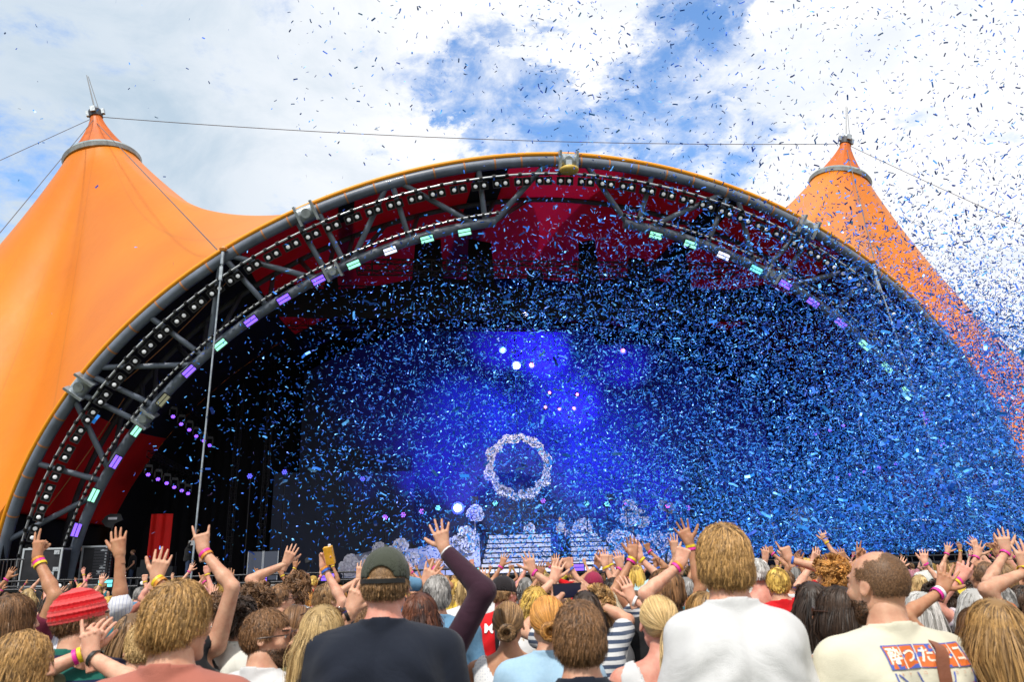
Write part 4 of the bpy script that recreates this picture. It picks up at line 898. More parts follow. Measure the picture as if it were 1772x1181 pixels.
def shirt_fn(P, J, seed):
    fem = P['fem']; kind = P['shirt'][0]; g = P.get('loose', .018); ln = P.get('ln') or {'tee': .62, 'over': .85, 'long': 1.96, 'tank': 0, 'jacket': 1.92}[kind]; rg = np.random.default_rng(seed)
    ph = rg.uniform(0, 6, 12); fq = rg.uniform(9, 34, 12)
    def fn(p):
        d = torso(p, P, J, g); q = p.copy(); q[:, 0] = np.abs(q[:, 0])
        if kind in ('over', 'tee', 'jacket', 'long'): # cloth hangs off the shoulder blades
            d = smin(d, caps(q, (J['sw']*.5, -.055, 1.36), (J['sw']*.62, -.06, .92), .075+g, .088+g), .07)
        for s in (-1, 1):
            sh, el, wr = J[s][:3]
            if ln > 0:
                e = sleeve_end(J, s, ln); fl = .014 if kind == 'tee' else .024 if kind == 'over' else .010
                a = caps(p, sh, e[0], .054+g*.35, .045+fl)
                if len(e) > 1: a = smin(a, caps(p, e[0], e[1], .046+fl, .031+fl*.6), .02)
                cut = ((p-e[-1])@nrm(e[-1]-(sh if len(e) == 1 else el))); a = smax(a, cut, .006); d = smin(d, a, .035)
            else: d = smax(d, -caps(p, sh+np.array([s*.015, 0, -.05]), sh+np.array([s*.03, 0, .06]), .062, .05), .01)
        w = 0.0
        x, y, z = p.T
        for i in range(6): w = w+np.sin(x*fq[i]*1.5+z*fq[i+6]*.55*(1 if i % 2 else -1)+np.sin(z*7+ph[i])*1.6+ph[i+6])*np.sin(y*fq[i]+z*4+ph[i])
        w = np.tanh(w*.5)*np.clip((1.47-z)*9, 0, 1)*(.5 if kind == 'tank' else 1); d = d+w*.0095
        if kind != 'tank':
            fz = np.clip((1.40-z)*4, 0, 1); ax_ = np.abs(x)
            d = d+.0055*np.sin(x*36+ph[0]+1.8*np.sin(z*7+ph[1]))*fz*np.sin(z*3+ph[2]+x*4)+.0045*np.sin((z+ax_*.9)*62+ph[3]+2*np.sin(x*9+ph[4]))*np.exp(-((ax_-J['sw']*.72)/.07)**2-((z-1.30)/.10)**2)
        d = smax(d, .86-z, .01); cy = -.026+.12*(z-1.45); r = np.hypot(x*.97, y-cy); rc = .064-.008*fem if kind != 'tank' else .105
        d = smax(d, -np.maximum(r-rc, 1.40-z), .003)
        if kind != 'tank':
            zt = 1.508-.16*(y-cy); ring = np.maximum(np.abs(r-rc-.004)-P['rh'], np.maximum(z-zt, 1.43-z)); d = smin(d, ring, .004)
        return d
    return fn

# ---- hair: a thin shell on the scalp plus thousands of ribbons
SC = np.array([0, -.014, .022]); SR = np.array([.081, .1015, .094])
def scalp_ok(u, kind):
    x, y, z = u.T; j = .05*np.sin(x*37+z*23)*np.sin(y*31-z*29)+.03*np.sin(x*90)*np.sin(z*80+y*60); y = y+j; z = z+j; front = (y > .42) & (z < .52+.2*(y-.42)); side = (y > -.02) & (z < -.02) & (np.abs(x) > .5); low = z < np.where(y < -.15, -.80, -.25)
    ok = ~(front | side | low)
    if kind in ('buzz', 'bald', 'balding', 'fade'): ok &= z > -.58
    if kind == 'balding': ok &= ~((z > .66) & (y > -.38)) & ~((z > .40) & (y > .05)) & (z > -.62)
    if kind == 'bald': ok &= ~((z > .62) & (y > -.45)) & ~((z > .35) & (y > .1))
    return ok
def hair_mesh(kind, n, width, seed, length=None, segs=8, vol=1.0, beard=False, hat=None):
    rg = np.random.default_rng(seed); L0 = dict(balding=.0035, buzz=.0035, bald=.005, fade=.05, short=.055, shag=.10, curly=.085, frizz=.10, bob=.21, long=.42, wavy=.42, curllong=.34, pony=.34, bun=.2, longstr=.42).get(kind, .1)
    L0 = length or L0; g = rg.normal(size=(n*4, 3)); g /= np.linalg.norm(g, axis=1)[:, None]; g = g[scalp_ok(g, kind)][:n]; n = len(g); u = g
    p = SC+u*SR; nc = max(40, n//14); ci = rg.integers(0, n, nc); cp = p[ci]; own = np.argmin(((p[:, None]-cp[None])**2).sum(2), 1) if n*nc < 4e6 else rg.integers(0, nc, n)
    crand = rg.normal(size=(nc, 3)); crL = rg.uniform(.58, 1.15, nc); tone_c = rg.uniform(0, 1, nc)
    crown = np.array([rg.uniform(-.15, .15), -.42, .88]); nn = u/SR; nn /= np.linalg.norm(nn, axis=1)[:, None]
    tg = u-crown; tg -= nn*(tg*nn).sum(1)[:, None]; tg /= np.linalg.norm(tg, axis=1)[:, None]+1e-6
    sw = np.cross(nn, tg); L = L0*crL[own]*rg.uniform(.85, 1.1, n)
    if kind in ('short', 'shag', 'fade'): L = L*np.clip(.66+.45*(u[:, 2]+.45), (.62 if kind == 'shag' else .5), 1.1)
    if hat is not None: L = np.minimum(L, .05) if kind in ('short', 'shag', 'fade') else L
    tie = np.array([.0, -.118, -.015]) if kind != 'bun' else np.array([.01, -.118, -.03]); gath = kind in ('pony', 'bun')
    down = np.array([0, 0, -1.]); path = [p]; fly = (rg.random(n) < .07)[:, None]; d = tg*.8+nn*(.26*vol)+crand[own]*.26+rg.normal(size=(n, 3))*.35*fly; curl = {'curly': .010, 'frizz': .012, 'curllong': .013, 'wavy': .006, 'shag': .003}.get(kind, .0)
    if kind in ('curly', 'frizz'): d = nn*1.0+crand[own]*.5+tg*.3
    if kind in ('buzz', 'bald', 'balding', 'fade') and kind != 'fade': d = nn*.7+tg*.7
    cur = p.copy(); side = np.where(u[:, 0] >= 0, 1., -1.)
    for k in range(segs):
        t = (k+1)/segs; st = (L/segs)[:, None]
        if gath:
            to = tie-cur; dist = np.linalg.norm(to, axis=1)[:, None]; dd = to/dist; q = (cur-SC)/SR; nq = q/SR; nq /= np.linalg.norm(nq, axis=1)[:, None]
            st = np.linalg.norm(tie-p, axis=1)[:, None]*1.28/segs; dd = dd-nq*np.minimum(0, (dd*nq).sum(1))[:, None]*1.0; cur = cur+dd*np.minimum(st, dist)
        else:
            grav = {'short': .25, 'shag': .34, 'fade': .2, 'curly': .06, 'frizz': .03}.get(kind, .42)
            d = d/np.linalg.norm(d, axis=1)[:, None]; d = d+down*grav*(1+t)+rg.normal(size=(n, 3))*.04; d = d/np.linalg.norm(d, axis=1)[:, None]; cur = cur+d*st
        q = (cur-SC)/SR; r = np.linalg.norm(q, axis=1); off = 1.02+.05*fly[:, 0]*t+.045*vol*math.sin(math.pi*min(1, t*.9))*(0.25 if gath else 1)+(.06*vol if kind in ('curly', 'frizz', 'curllong') else 0)+.02*tone_c[own]
        if kind in ('buzz', 'bald', 'balding'): off = off*0+1.0
        inz = (cur[:, 2] > -.10); push = (r < off) & inz; cur = np.where(push[:, None], SC+q/r[:, None]*(off[:, None] if hasattr(off, '__len__') else off)*SR, cur)
        mx = (off+(.22*vol if kind in ('curly', 'frizz') else .035*vol)) if not gath else off+.02; pull = (r > mx) & (cur[:, 2] > 0); cur = np.where(pull[:, None], SC+q/r[:, None]*(mx[:, None] if hasattr(mx, '__len__') else mx)*SR, cur)
        # neck and shoulders: long hair lies on the back
        lo = ~inz; wgt = np.clip((-.10-cur[:, 2])/.09, 0, 1)*.45; ytg = np.minimum(cur[:, 1], -.112-.02*tone_c[own]-.10*np.maximum(0, -.25-cur[:, 2])*0)
        cur[:, 1] = np.where(lo, cur[:, 1]*(1-wgt)+ytg*wgt, cur[:, 1]); cur[:, 0] = np.where(lo & (np.abs(cur[:, 0]) > .105), cur[:, 0]*.9, cur[:, 0])
        pp = cur.copy()
        if curl:
            a = t*L*75+own*1.7; pp = cur+(sw*np.cos(a)[:, None]+nn*np.sin(a)[:, None])*curl*min(1, t*2.2)
        path.append(pp)
    extra = []
    if kind in ('shag', 'short', 'bob', 'long', 'wavy', 'fade'):   # gather each tuft to its own tip
        cm = np.zeros((nc, 3)); cn = np.zeros(nc)
        for k in (segs//2, segs):
            cm[:] = 0; gk = np.where(fly[:, 0], .1, 1)[:, None]; cn[:] = 0; np.add.at(cm, own, path[k]); np.add.at(cn, own, 1); c_ = cm/np.maximum(cn, 1)[:, None]
            gw = .30*k/segs*gk; path[k] = path[k]*(1-gw)+c_[own]*gw
    Pn = np.stack(path, 1); m = Pn.shape[1]
    if gath:                            # tail or bun beyond the tie
        nt = max(160, n//3); a = rg.uniform(0, 6.28, nt); r = np.sqrt(rg.random(nt))*.016; S = [tie+np.stack([r*np.cos(a), -.004+0*r, r*np.sin(a)], 1)]; L1 = (length or (.3 if kind == 'pony' else .2))
        if kind == 'pony':
            sg = segs; bend = rg.uniform(-.06, .06)
            for k in range(1, sg+1):
                t = k/sg; c = tie+np.array([bend*t, -.045*math.sin(t*2.2)-.012*t, -.02-L1*t]); rr = (.018+.026*math.sin(math.pi*min(1, t*.85+.1)))*(1-.5*max(0, t-.75)*4*.9); S.append(c+np.stack([r/.016*rr*np.cos(a+t*.6), r/.016*rr*np.sin(a+t*.6)*.8, rg.normal(0, .006, nt)], 1))
        else:
            sg = segs; a0 = rg.uniform(0, 6.28, nt); tt = rg.uniform(-.5, .5, nt); c = tie+np.array([.0, -.03, -.004]); S = []
            for k in range(sg+1):
                b = a0+k/sg*3.6; tor = .030+.014*np.cos(tt*6+k/sg*3); S.append(c+np.stack([tor*1.15*np.cos(b), -.02*np.sin(tt*6+k/sg*3)-.004, tor*np.sin(b)], 1)+rg.normal(0, .0012, (nt, 3)))
        Q = np.stack(S, 1); extra.append(Q)
    def ribbons(Pn, width, tn, cen):
        n, m = Pn.shape[:2]; T = np.gradient(Pn, axis=1); T /= np.linalg.norm(T, axis=2)[..., None]+1e-9; out = Pn-cen; out /= np.linalg.norm(out, axis=2)[..., None]+1e-9
        out = out+rg.normal(0, .35, (n, 1, 3)); S = np.cross(T, out); S /= np.linalg.norm(S, axis=2)[..., None]+1e-9; w = width*np.concatenate([np.linspace(.8, 1, m-m//2), np.linspace(1, .25, m//2)])[None, :, None]
        v = np.stack([Pn-S*w/2, Pn+S*w/2], 2).reshape(-1, 3); b = (np.arange(n)*m*2)[:, None]+np.arange(m-1)[None]*2; f = np.stack([b, b+1, b+3, b+2], -1).reshape(-1, 4)
        tone = np.clip(tn[:, None]+np.linspace(-.16, .14, m)[None], 0, 1); return v, f, np.repeat(tone.ravel(), 2)
    v1, f1, t1 = ribbons(Pn, width, np.clip(tone_c[own]*.75+rg.random(n)*.3, 0, 1), SC)
    parts = [(v1, f1, t1)]
    for Q in extra: v2, f2, t2 = ribbons(Q, width*1.1, rg.random(len(Q))*.9, tie+np.array([0, .03, -.1 if kind == 'pony' else 0])); parts.append((v2, f2, t2))
    # shell
    A, B = (96, 64) if n > 3000 else (40, 26); th = np.linspace(0, 2*np.pi, A, endpoint=False); ph = np.linspace(.02, np.pi*.87, B); g = np.array([[math.sin(b)*math.cos(a), math.sin(b)*math.sin(a), math.cos(b)] for b in ph for a in th])
    k = {'buzz': 1.003, 'bald': 1.002, 'balding': 1.003}.get(kind, 1.02+(.05 if kind in ('curly', 'frizz', 'curllong') else .015)*vol); sv = SC+g*SR*k; sf = np.array([(i*A+j, (i+1)*A+j, (i+1)*A+(j+1) % A, i*A+(j+1) % A) for i in range(B-1) for j in range(A)])
    ok = scalp_ok(g, kind); sf = sf[ok[sf].all(1)]; parts.append((sv, sf, np.full(len(sv), .36)))
    if kind in ('long', 'wavy', 'longstr', 'curllong'):   # inner body of a long mane
        zz = np.linspace(.0, -(L0-.10), 9); mv = []
        for i, z in enumerate(zz):
            t = i/8; yb = -.098-.012*min(1, max(0, (-z-.08)/.14)); hw = .078*(1-.15*t)
            for q in np.linspace(-1, 1, 11): mv.append((hw*q, yb*(1-.45*q*q)+.012, z))
        mf = np.array([(i*11+j, i*11+j+1, (i+1)*11+j+1, (i+1)*11+j) for i in range(8) for j in range(10)]); parts.append((np.array(mv), mf, np.full(len(mv), .3)))
    if beard:
        gb = rg.normal(size=(16000, 3)); gb /= np.linalg.norm(gb, axis=1)[:, None]; cen = np.array([0, .026, -.045]); q = cen+gb*np.array([.066, .078, .085]); s_ = head_fn(q); q = q-gb*s_[:, None]*.95
        kp = (q[:, 2] < -.045) & (q[:, 1] > .0) & ~((np.abs(q[:, 0]) < .022) & (q[:, 1] > .07) & (np.abs(q[:, 2]+.064) < .012)) & (q[:, 2] > -.125); q = q[kp][:3000]; gb = gb[kp][:3000]
        st = np.stack([q+ (gb*.35+down*.7)*.011*k for k in (0, .5, 1)], 1); v3, f3, t3 = ribbons(st, .0022, rg.random(len(q))*.5, cen); parts.append((v3, f3, t3))
    o = 0; V, Fc, Tn = [], [], []
    for v, f, t in parts: V.append(v); Fc.append(f+o); Tn.append(t); o += len(v)
    return np.concatenate(V), np.concatenate(Fc), np.concatenate(Tn)
HAIRCOL = {'blond': ((.20, .115, .035), (.70, .49, .22)), 'dirty': ((.075, .036, .012), (.58, .33, .115)), 'platinum': ((.32, .25, .16), (.88, .78, .58)), 'brown': ((.034, .015, .007), (.26, .13, .055)), 'lightbrown': ((.055, .028, .012), (.34, .19, .08)),
           'dark': ((.010, .006, .004), (.07, .038, .022)), 'ginger': ((.16, .055, .010), (.72, .34, .08)), 'grey': ((.07, .065, .06), (.42, .40, .38)), 'silver': ((.22, .21, .19), (.75, .73, .70)), 'auburn': ((.035, .010, .006), (.20, .07, .035)), 'gold': ((.28, .15, .02), (.85, .55, .12))}
def hair_mat(c):
    k = 'hair_'+c
    if k in MATS: return MATS[k]
    M = bpy.data.materials.new(k); M.use_nodes = True; g = NG(M.node_tree); b = g.n['Principled BSDF']; a = g.new('ShaderNodeAttribute', attribute_name='tone'); lo, hi = HAIRCOL[c]; md = tuple((x*.55+y*.45) for x, y in zip(lo, hi))
    g.link(g.ramp(a.outputs['Fac'], [(.08, tuple(c*.6 for c in lo)), (.45, md), (.8, hi), (1, tuple(min(1, c*1.35) for c in hi))]), b.inputs['Base Color']); b.inputs['Roughness'].default_value = .5; b.inputs['Specular IOR Level'].default_value = .4; MATS[k] = M; return M
SKIN = {'fair': (.70, .40, .28), 'light': (.60, .345, .23), 'tan': (.47, .24, .135), 'pink': (.68, .33, .25), 'olive': (.42, .21, .11)}
def skin_mat(k):
    n = 'skin_'+k
    if n in MATS: return MATS[n]
    M = mat(n, SKIN[k], .5, spec=.35, sub=.12); g = NG(M.node_tree); b = g.n['Principled BSDF']; tc = g.new('ShaderNodeTexCoord'); a = g.noise(tc.outputs['Object'], 22, 5, .6); c = SKIN[k]
    g.link(g.ramp(a, [(.3, (c[0]*.84, c[1]*.66, c[2]*.62)), (.7, (min(1, c[0]*1.06), c[1]*1.08, c[2]*1.06))]), b.inputs['Base Color']); bp = g.new('ShaderNodeBump'); bp.inputs['Strength'].default_value = .15; bp.inputs['Distance'].default_value = .004; g.link(g.noise(tc.outputs['Object'], 160, 3), bp.inputs['Height']); g.link(bp.outputs[0], b.inputs['Normal']); return M
lip_m = mat('lip_skin', (.48, .16, .13), .4); eye_m = mat('eye_white', (.7, .68, .65), .2); dark_m = mat('eye_dark', (.03, .02, .015), .3)
def cloth(key, c1, c2=None, pat=None, sc_=1.0):
    k = 'cloth_'+key
    if k in MATS: return MATS[k]
    M = bpy.data.materials.new(k); M.use_nodes = True; g = NG(M.node_tree); b = g.n['Principled BSDF']; b.inputs['Roughness'].default_value = .85; b.inputs['Sheen Weight'].default_value = .12; b.inputs['Specular IOR Level'].default_value = .2
    tc = g.new('ShaderNodeTexCoord'); o = tc.outputs['Object']; sep = g.new('ShaderNodeSeparateXYZ'); g.link(o, sep.inputs[0]); x, y, z = sep.outputs; n = g.noise(o, 5, 5, .6)
    lo = tuple(q*.86 for q in c1); base = g.ramp(n, [(.35, lo), (.65, c1)])
    def band(v, f, w): return g.math('LESS_THAN', g.math('FRACT', g.math('MULTIPLY', v, f)), w)
    if pat == 'hstripe': base = g.mix(band(z, 13*sc_, .5), base, c2)
    if pat == 'vstripe': base = g.mix(band(g.math('ADD', x, g.math('MULTIPLY', y, .4)), 55*sc_, .14), base, c2)
    if pat == 'check': base = g.mix(g.math('MULTIPLY', g.math('ADD', band(x, 60, .25), band(z, 60, .25)), .5), base, c2)
    if pat == 'dots': vo = g.new('ShaderNodeTexVoronoi'); vo.inputs['Scale'].default_value = 90; vo.inputs['Randomness'].default_value = .1; g.link(o, vo.inputs['Vector']); base = g.mix(g.smooth(vo.outputs['Distance'], .42, .3), base, c2)
    if pat == 'denim': base = g.mix(g.math('MULTIPLY', g.noise(o, 60, 6, .8), .75), base, c2)
    if pat == 'floral': vo = g.new('ShaderNodeTexVoronoi'); vo.inputs['Scale'].default_value = 28; g.link(o, vo.inputs['Vector']); base = g.mix(g.math('MULTIPLY', band(vo.outputs['Distance'], 5, .3), .8), base, c2)
    g.link(base, b.inputs['Base Color']); bp = g.new('ShaderNodeBump'); bp.inputs['Strength'].default_value = .35; bp.inputs['Distance'].default_value = .004
    g.link(g.math('ADD', g.noise(o, 350, 2), g.math('MULTIPLY', g.math('ABSOLUTE', g.math('SUBTRACT', g.noise(o, 4.5, 3, .5, 1.0), .5)), 11.0)), bp.inputs['Height']); g.link(bp.outputs[0], b.inputs['Normal']); MATS[k] = M; return M
CL = {'navy': ((.010, .014, .026),), 'white': ((.64, .64, .64),), 'cream': ((.68, .64, .50),), 'salmon': ((.42, .14, .10),), 'black': ((.012, .012, .014),), 'red': ((.60, .008, .012),), 'rugby': ((.012, .13, .10), (.012, .016, .06), 'hstripe', .95), 'pinstripe': ((.74, .75, .80), (.30, .33, .50), 'vstripe', 1),
      'denim': ((.06, .16, .28), (.20, .38, .55), 'denim', 1), 'paledenim': ((.28, .46, .62), (.45, .62, .75), 'denim', 1), 'floralblue': ((.06, .12, .22), (.55, .65, .75), 'floral', 1), 'dots': ((.80, .80, .80), (.55, .57, .62), 'dots', 1), 'offwhite': ((.72, .71, .64),), 'aubergine': ((.045, .016, .03),), 'maroon': ((.12, .01, .03),),
      'grey': ((.20, .20, .20),), 'paleblue': ((.45, .66, .74),), 'check': ((.62, .58, .62), (.36, .25, .32), 'check', 1), 'olive': ((.13, .13, .07),), 'orange': ((.65, .12, .02),), 'teal': ((.02, .16, .20),), 'yellow': ((.7, .5, .06),), 'striped': ((.62, .62, .62), (.05, .07, .12), 'hstripe', 2.2), 'pink': ((.65, .28, .33),), 'royal': ((.02, .06, .28),)}
def cl(k): a = CL[k]; return cloth(k, *a)
trm = mat('blue_jeans_cloth', (.03, .05, .10), .9, var=(6, .4)); TROUSERS = {}
def trousers(root, h):
    if 'm' not in TROUSERS:
        def fn(p):
            d = ell(p, (0, -.01, .90), (.178, .13, .13))
            for s in (-1, 1): d = smin(d, caps(p, (s*.088, 0, .88), (s*.1, .01, .48), .098, .075), .04); d = smin(d, caps(p, (s*.1, .01, .48), (s*.105, -.02, .1), .075, .06), .03)
            return smax(smax(d, p[:, 2]-.99, .01), .08-p[:, 2], .01)
        v, f = surf(fn, (-.3, -.25, .02), (.3, .25, 1.05), .025); o = fast_mesh('trousers', v, f, trm, root); TROUSERS['m'] = o.data; return
    o = bpy.data.objects.new('trousers', TROUSERS['m']); C.objects.link(o); o.parent = root
BANDS = {'p': ('pink', (.75, .03, .32)), 'y': ('yellow', (.80, .55, .02)), 'w': ('white', (.8, .8, .8)), 'o': ('patterned', (.65, .25, .03)), 'k': ('black', (.015, .015, .015)), 'b': ('blue', (.03, .12, .5))}
def wristband(root, J, s, off, c, hres):
    sh, el, wr = J[s][:3]; d = nrm(wr-el); p = wr-d*(.015+off); m_ = MB(); r = .0300 if off < .03 else .032
    x, y, _ = frame(d); N = 20; v = []; f = []
    for i in range(N):
        a = 2*math.pi*i/N
        for rr, q in ((r, -.0075), (r+.002, -.007), (r+.002, .007), (r, .0075)): v.append(p+(x*math.cos(a)+y*math.sin(a))*rr+d*q)
    f = [(i*4+j, ((i+1) % N)*4+j, ((i+1) % N)*4+j+1, i*4+j+1) for i in range(N) for j in range(3)]; m_.raw(v, f)
    if c == 'k': m_.disc(p-y*(r+.004), y, .017, 14, .01)
    nm, col = BANDS[c]; m_.build('watch' if c == 'k' else 'wristband', mat('band_'+nm, col, .45, var=(60, .35) if c in 'yo' else None), root, smooth=50)
PEOPLE = []
def person(label, px, py, d, hair, hc, shirt, sc, skin='light', fem=0, yaw=0, turn=0, tilt=0, arms=(), wide=1, bulk=1, loose=.018, hres=None, seed=None, hl=None, vol=1, beard=False, cap=None, fold=False, group='people in the crowd', k=None, detail=None, hat=None, ln=None):
    """px, py: top of the head in the photograph; d: metres ahead of the camera"""
    top = at(px, py, d); k = k or top[2]/(1.727 if hair not in ('buzz', 'bald', 'balding') else 1.715); foot = np.array([top[0], top[1], 0.]); seed = seed if seed is not None else len(PEOPLE)+11
    q = detail or (0 if d < 3.4 else 1 if d < 6 else 2)
    root = empty('person', foot, label, 'person', group, rz=yaw); root.scale = (k, k, k)
    Mi = np.linalg.inv(np.array(Matrix.Translation(foot) @ Matrix.Rotation(yaw, 4, 'Z') @ Matrix.Scale(k, 4)))
    tl = lambda w: (Mi@np.append(w, 1))[:3]
    A = []
    for a in arms:                      # (side, wrist px, py, tip px, py, depth offset, pose, flip, bands)
        side, wx, wy, tx, ty, dd, pose, flip, bands = a
        w = tl(at(wx, wy, d+dd)); t = tl(at(tx, ty, d+dd)); A.append((side, w, t, pose, flip, bands))
    P = dict(rh=(.0062, .0085, .013)[q], fem=fem, wide=wide, bulk=bulk, loose=loose, shirt=(shirt,), arms=A, fold=fold, ln=ln); J = body_joints(P)
    h = (.011, .015, .024)[q]; lo, hi = bbox(J, .1, 0.0); v, f = surf(body_fn(P, J), lo, hi, h)
    hd = head_mesh(fem, (.0045, .006, .009)[q]); Rh = rotm('Z', turn)@rotm('X', tilt)*(.865 if fem else .885); HCk = HC
    parts = [(v, f, 0), (hd[0]@Rh.T+HCk, hd[1], hd[2])]
    for s in (-1, 1):
        sh, el, wr, hdir, pose, flip = J[s]; hv, hf = hand(pose, (.0033, .005, .0075)[q]); hv = hv.copy(); fa = nrm(wr-el); z = hdir if hdir is not None else fa
        z = nrm(z*.75+fa*.25) if hdir is not None else fa
        hf2 = hf
        if s == 1: hv[:, 0] *= -1; hf2 = hf[:, ::-1]      # the prototype is a left hand
        y = np.array([0, 1., 0])*(-1 if flip else 1); x = nrm(np.cross(y, z)); y = np.cross(z, x); ra = math.sin(seed*2.39+s)*(.5 if q else .25); x, y = x*math.cos(ra)+y*math.sin(ra), y*math.cos(ra)-x*math.sin(ra)
        kk = .88 if fem else .95; hw = wr+(hv@np.stack([x, y, z]))*kk; parts.append((hw, hf2, 0))
    V, Fc, M = join(parts); fast_mesh('body', V, Fc, None, root, True, [skin_mat(skin), lip_m, eye_m, dark_m], M)
    lo[2] = .8; v, f = surf(shirt_fn(P, J, seed), lo, hi, (.0085, .0125, .023)[q]); o = fast_mesh({'tank': 'top', 'jacket': 'jacket', 'long': 'long_sleeved_shirt'}.get(shirt, 'shirt'), v, f, cl(sc), root)
    trousers(root, h)
    if hair:
        n, w, sg = ((8200, .0023, 9), (1900, .0048, 7), (520, .0095, 5))[q]
        if hair in ('buzz', 'bald', 'balding'): n = int(n*1.6); w = .0013 if q == 0 else .003; sg = 2
        if hair in ('long', 'wavy', 'longstr', 'curllong', 'shag', 'bob'): n = int(n*1.15); sg += 3
        v, f, t = hair_mesh(hair, n, w, seed, hl, sg, vol, beard, hat)
        if hat is not None:
            qq = (v-SC)/SR; rr = np.linalg.norm(qq, axis=1); hi_ = v[:, 2]+v[:, 1]*.12 > hat-.004; ok_ = hi_ & (rr > 1.035); v = np.where(ok_[:, None], SC+qq/rr[:, None]*1.035*SR, v)
        v = v@Rh.T+HCk
        o = fast_mesh('hair', v, f, hair_mat(hc), root, True); a = o.data.attributes.new('tone', 'FLOAT', 'POINT'); a.data.foreach_set('value', t.astype(np.float32))
    for a in A:
        for i, c in enumerate(a[5]): wristband(root, J, a[0], i*.017, c, h)
    if cap: cap(root, Rh, HCk)
    PEOPLE.append((root, top, d, k)); return dict(root=root, J=J, fn=shirt_fn(P, J, seed), Rh=Rh)
def local_mesh(name, v, f, m, root, Rh, H, smooth=True): return fast_mesh(name, np.asarray(v)@Rh.T+H, np.asarray(f), m, root, smooth)
def ball_cap(color, back_open=False, brim_dir=1, strap=None, zlow=.012):
    def make(root, Rh, H):
        cm = cloth('cap_%d_%d_%d' % tuple(int(c*100) for c in color), color)
        def fn(p):
            a = ell(p, SC+np.array([0, 0, .008]), SR*1.095); b = ell(p, SC+np.array([0, 0, .004]), SR*1.045); d = smax(a, -b, .003); tiltz = p[:, 2]+p[:, 1]*.12-zlow
            d = smax(d, -tiltz, .003)
            if back_open: d = smax(d, -(np.linalg.norm((p-np.array([0, -brim_dir*.115, zlow+.012]))*np.array([1, .4, 1.15]), axis=1)-.044), .004)
            d = d-.0012*np.cos(np.arctan2(p[:, 0], p[:, 1])*6)**16
            return d
        v, f = surf(fn, (-.12, -.14, -.04), (.12, .14, .14), .0045, 1.6, 4); cap_o = local_mesh('cap', v, f, cm, root, Rh, H)
        def fb(p):
            q = p.copy(); q[:, 1] *= brim_dir; z = q[:, 2]-(zlow-.004-.9*(q[:, 0]**2)*3-.10*(q[:, 1]-.09)*.8); r = np.linalg.norm((q[:, :2]-np.array([0, .075]))/np.array([.078, .098]), axis=1)
            d = smax(np.abs(z)-.0035, (r-1)*.07, .003); return smax(d, -(np.linalg.norm(q[:, :2]/np.array([.083, .103]), axis=1)-1)*.08, .003)
        v, f = surf(fb, (-.11, -.2, -.08), (.11, .2, .06), .0045, 1.8, 4); o = local_mesh('brim', v, f, cm, cap_o, Rh, H)
        m_ = MB(); m_.ball(SC+np.array([0, 0, .008+SR[2]*1.10]), .008, 8); m_.v = [tuple(np.array(x)@Rh.T+H) for x in m_.v]; m_.build('button', cm, cap_o, smooth=180)
        if back_open:
            m_ = MB(); N = 14; pts = []
            for i in range(N+1):
                a = math.pi*(.5+.34*(i/N*2-1)); pts.append((math.cos(a)*SR[0]*1.13, -brim_dir*math.sin(a)*SR[1]*1.13+SC[1], zlow+.000))
            vv = []
            for x, y, z in pts: vv += [(x, y, z-.009), (x*1.02, y*1.02, z-.008), (x*1.02, y*1.02, z+.007), (x, y, z+.008)]
            m_.raw([tuple(np.array(x)@Rh.T+H) for x in vv], [(i*4+j, i*4+4+j, i*4+4+(j+1) % 4, i*4+(j+1) % 4) for i in range(N) for j in range(4)]); m_.build('strap', mat('cap_strap', (.012, .012, .012), .5), cap_o, smooth=40)
            if strap:
                m_ = MB(); m_.box(np.array([-.042, -brim_dir*(SR[1]*1.02), zlow-.002])@Rh.T+H, (.004, .004, .013)); m_.build('label', mat('orange_label', (.75, .25, .03), .6), cap_o)
    return make
def beanie(c1, c2):
    def make(root, Rh, H):
        M = cloth('beanie', c1, c2); g = NG(M.node_tree); 
        def fn(p):
            q = p@rotm('X', .18); a = ell(q, SC+np.array([0, -.004, .002]), SR*np.array([1.14, 1.13, 1.16])); d = a-.0015*np.sin(np.arctan2(q[:, 0], q[:, 1])*34)
            d = d-.0018*np.cos(q[:, 2]*322)
            return smax(d, -(q[:, 2]-.0), .008)
        v, f = surf(fn, (-.13, -.16, -.08), (.13, .14, .17), .004, 1.8, 4); q = v@rotm('X', .18); fz = q[f].mean(1)[:, 2]; mi = (np.floor(fz/.0195+1).astype(int) % 2)
        fast_mesh('striped_beanie', v@Rh.T+H, f, None, root, True, [cloth('beanie_red', c1), cloth('beanie_coral', c2)], mi)
    return make
def glasses(where='face', frame_c=(.02, .015, .012)):
    def make(root, Rh, H):
        m_ = MB(); z0, y0, tl_ = (.004, .112, 0) if where == 'face' else (.085, .085, .9)
        for s in (-1, 1):
            m_.ball((s*.032, y0, z0), .026, 12, None, (1, .2, .85)); m_.tube([(s*.06, y0-.006, z0+.006), (s*.085, y0-.05, z0+.004), (s*.087, -.02 if where == 'face' else y0-.12, z0-.004)], .0035, 6)
        m_.tube([(-.012, y0+.003, z0+.004), (.012, y0+.003, z0+.004)], .003, 6); m_.v = [tuple(np.array(x)@Rh.T+H) for x in m_.v]; m_.build('sunglasses', mat('sunglass_dark', frame_c, .15), root, smooth=50)
    return make
def multi(*fs):
    def make(*a):
        for f in fs: f(*a)
    return make
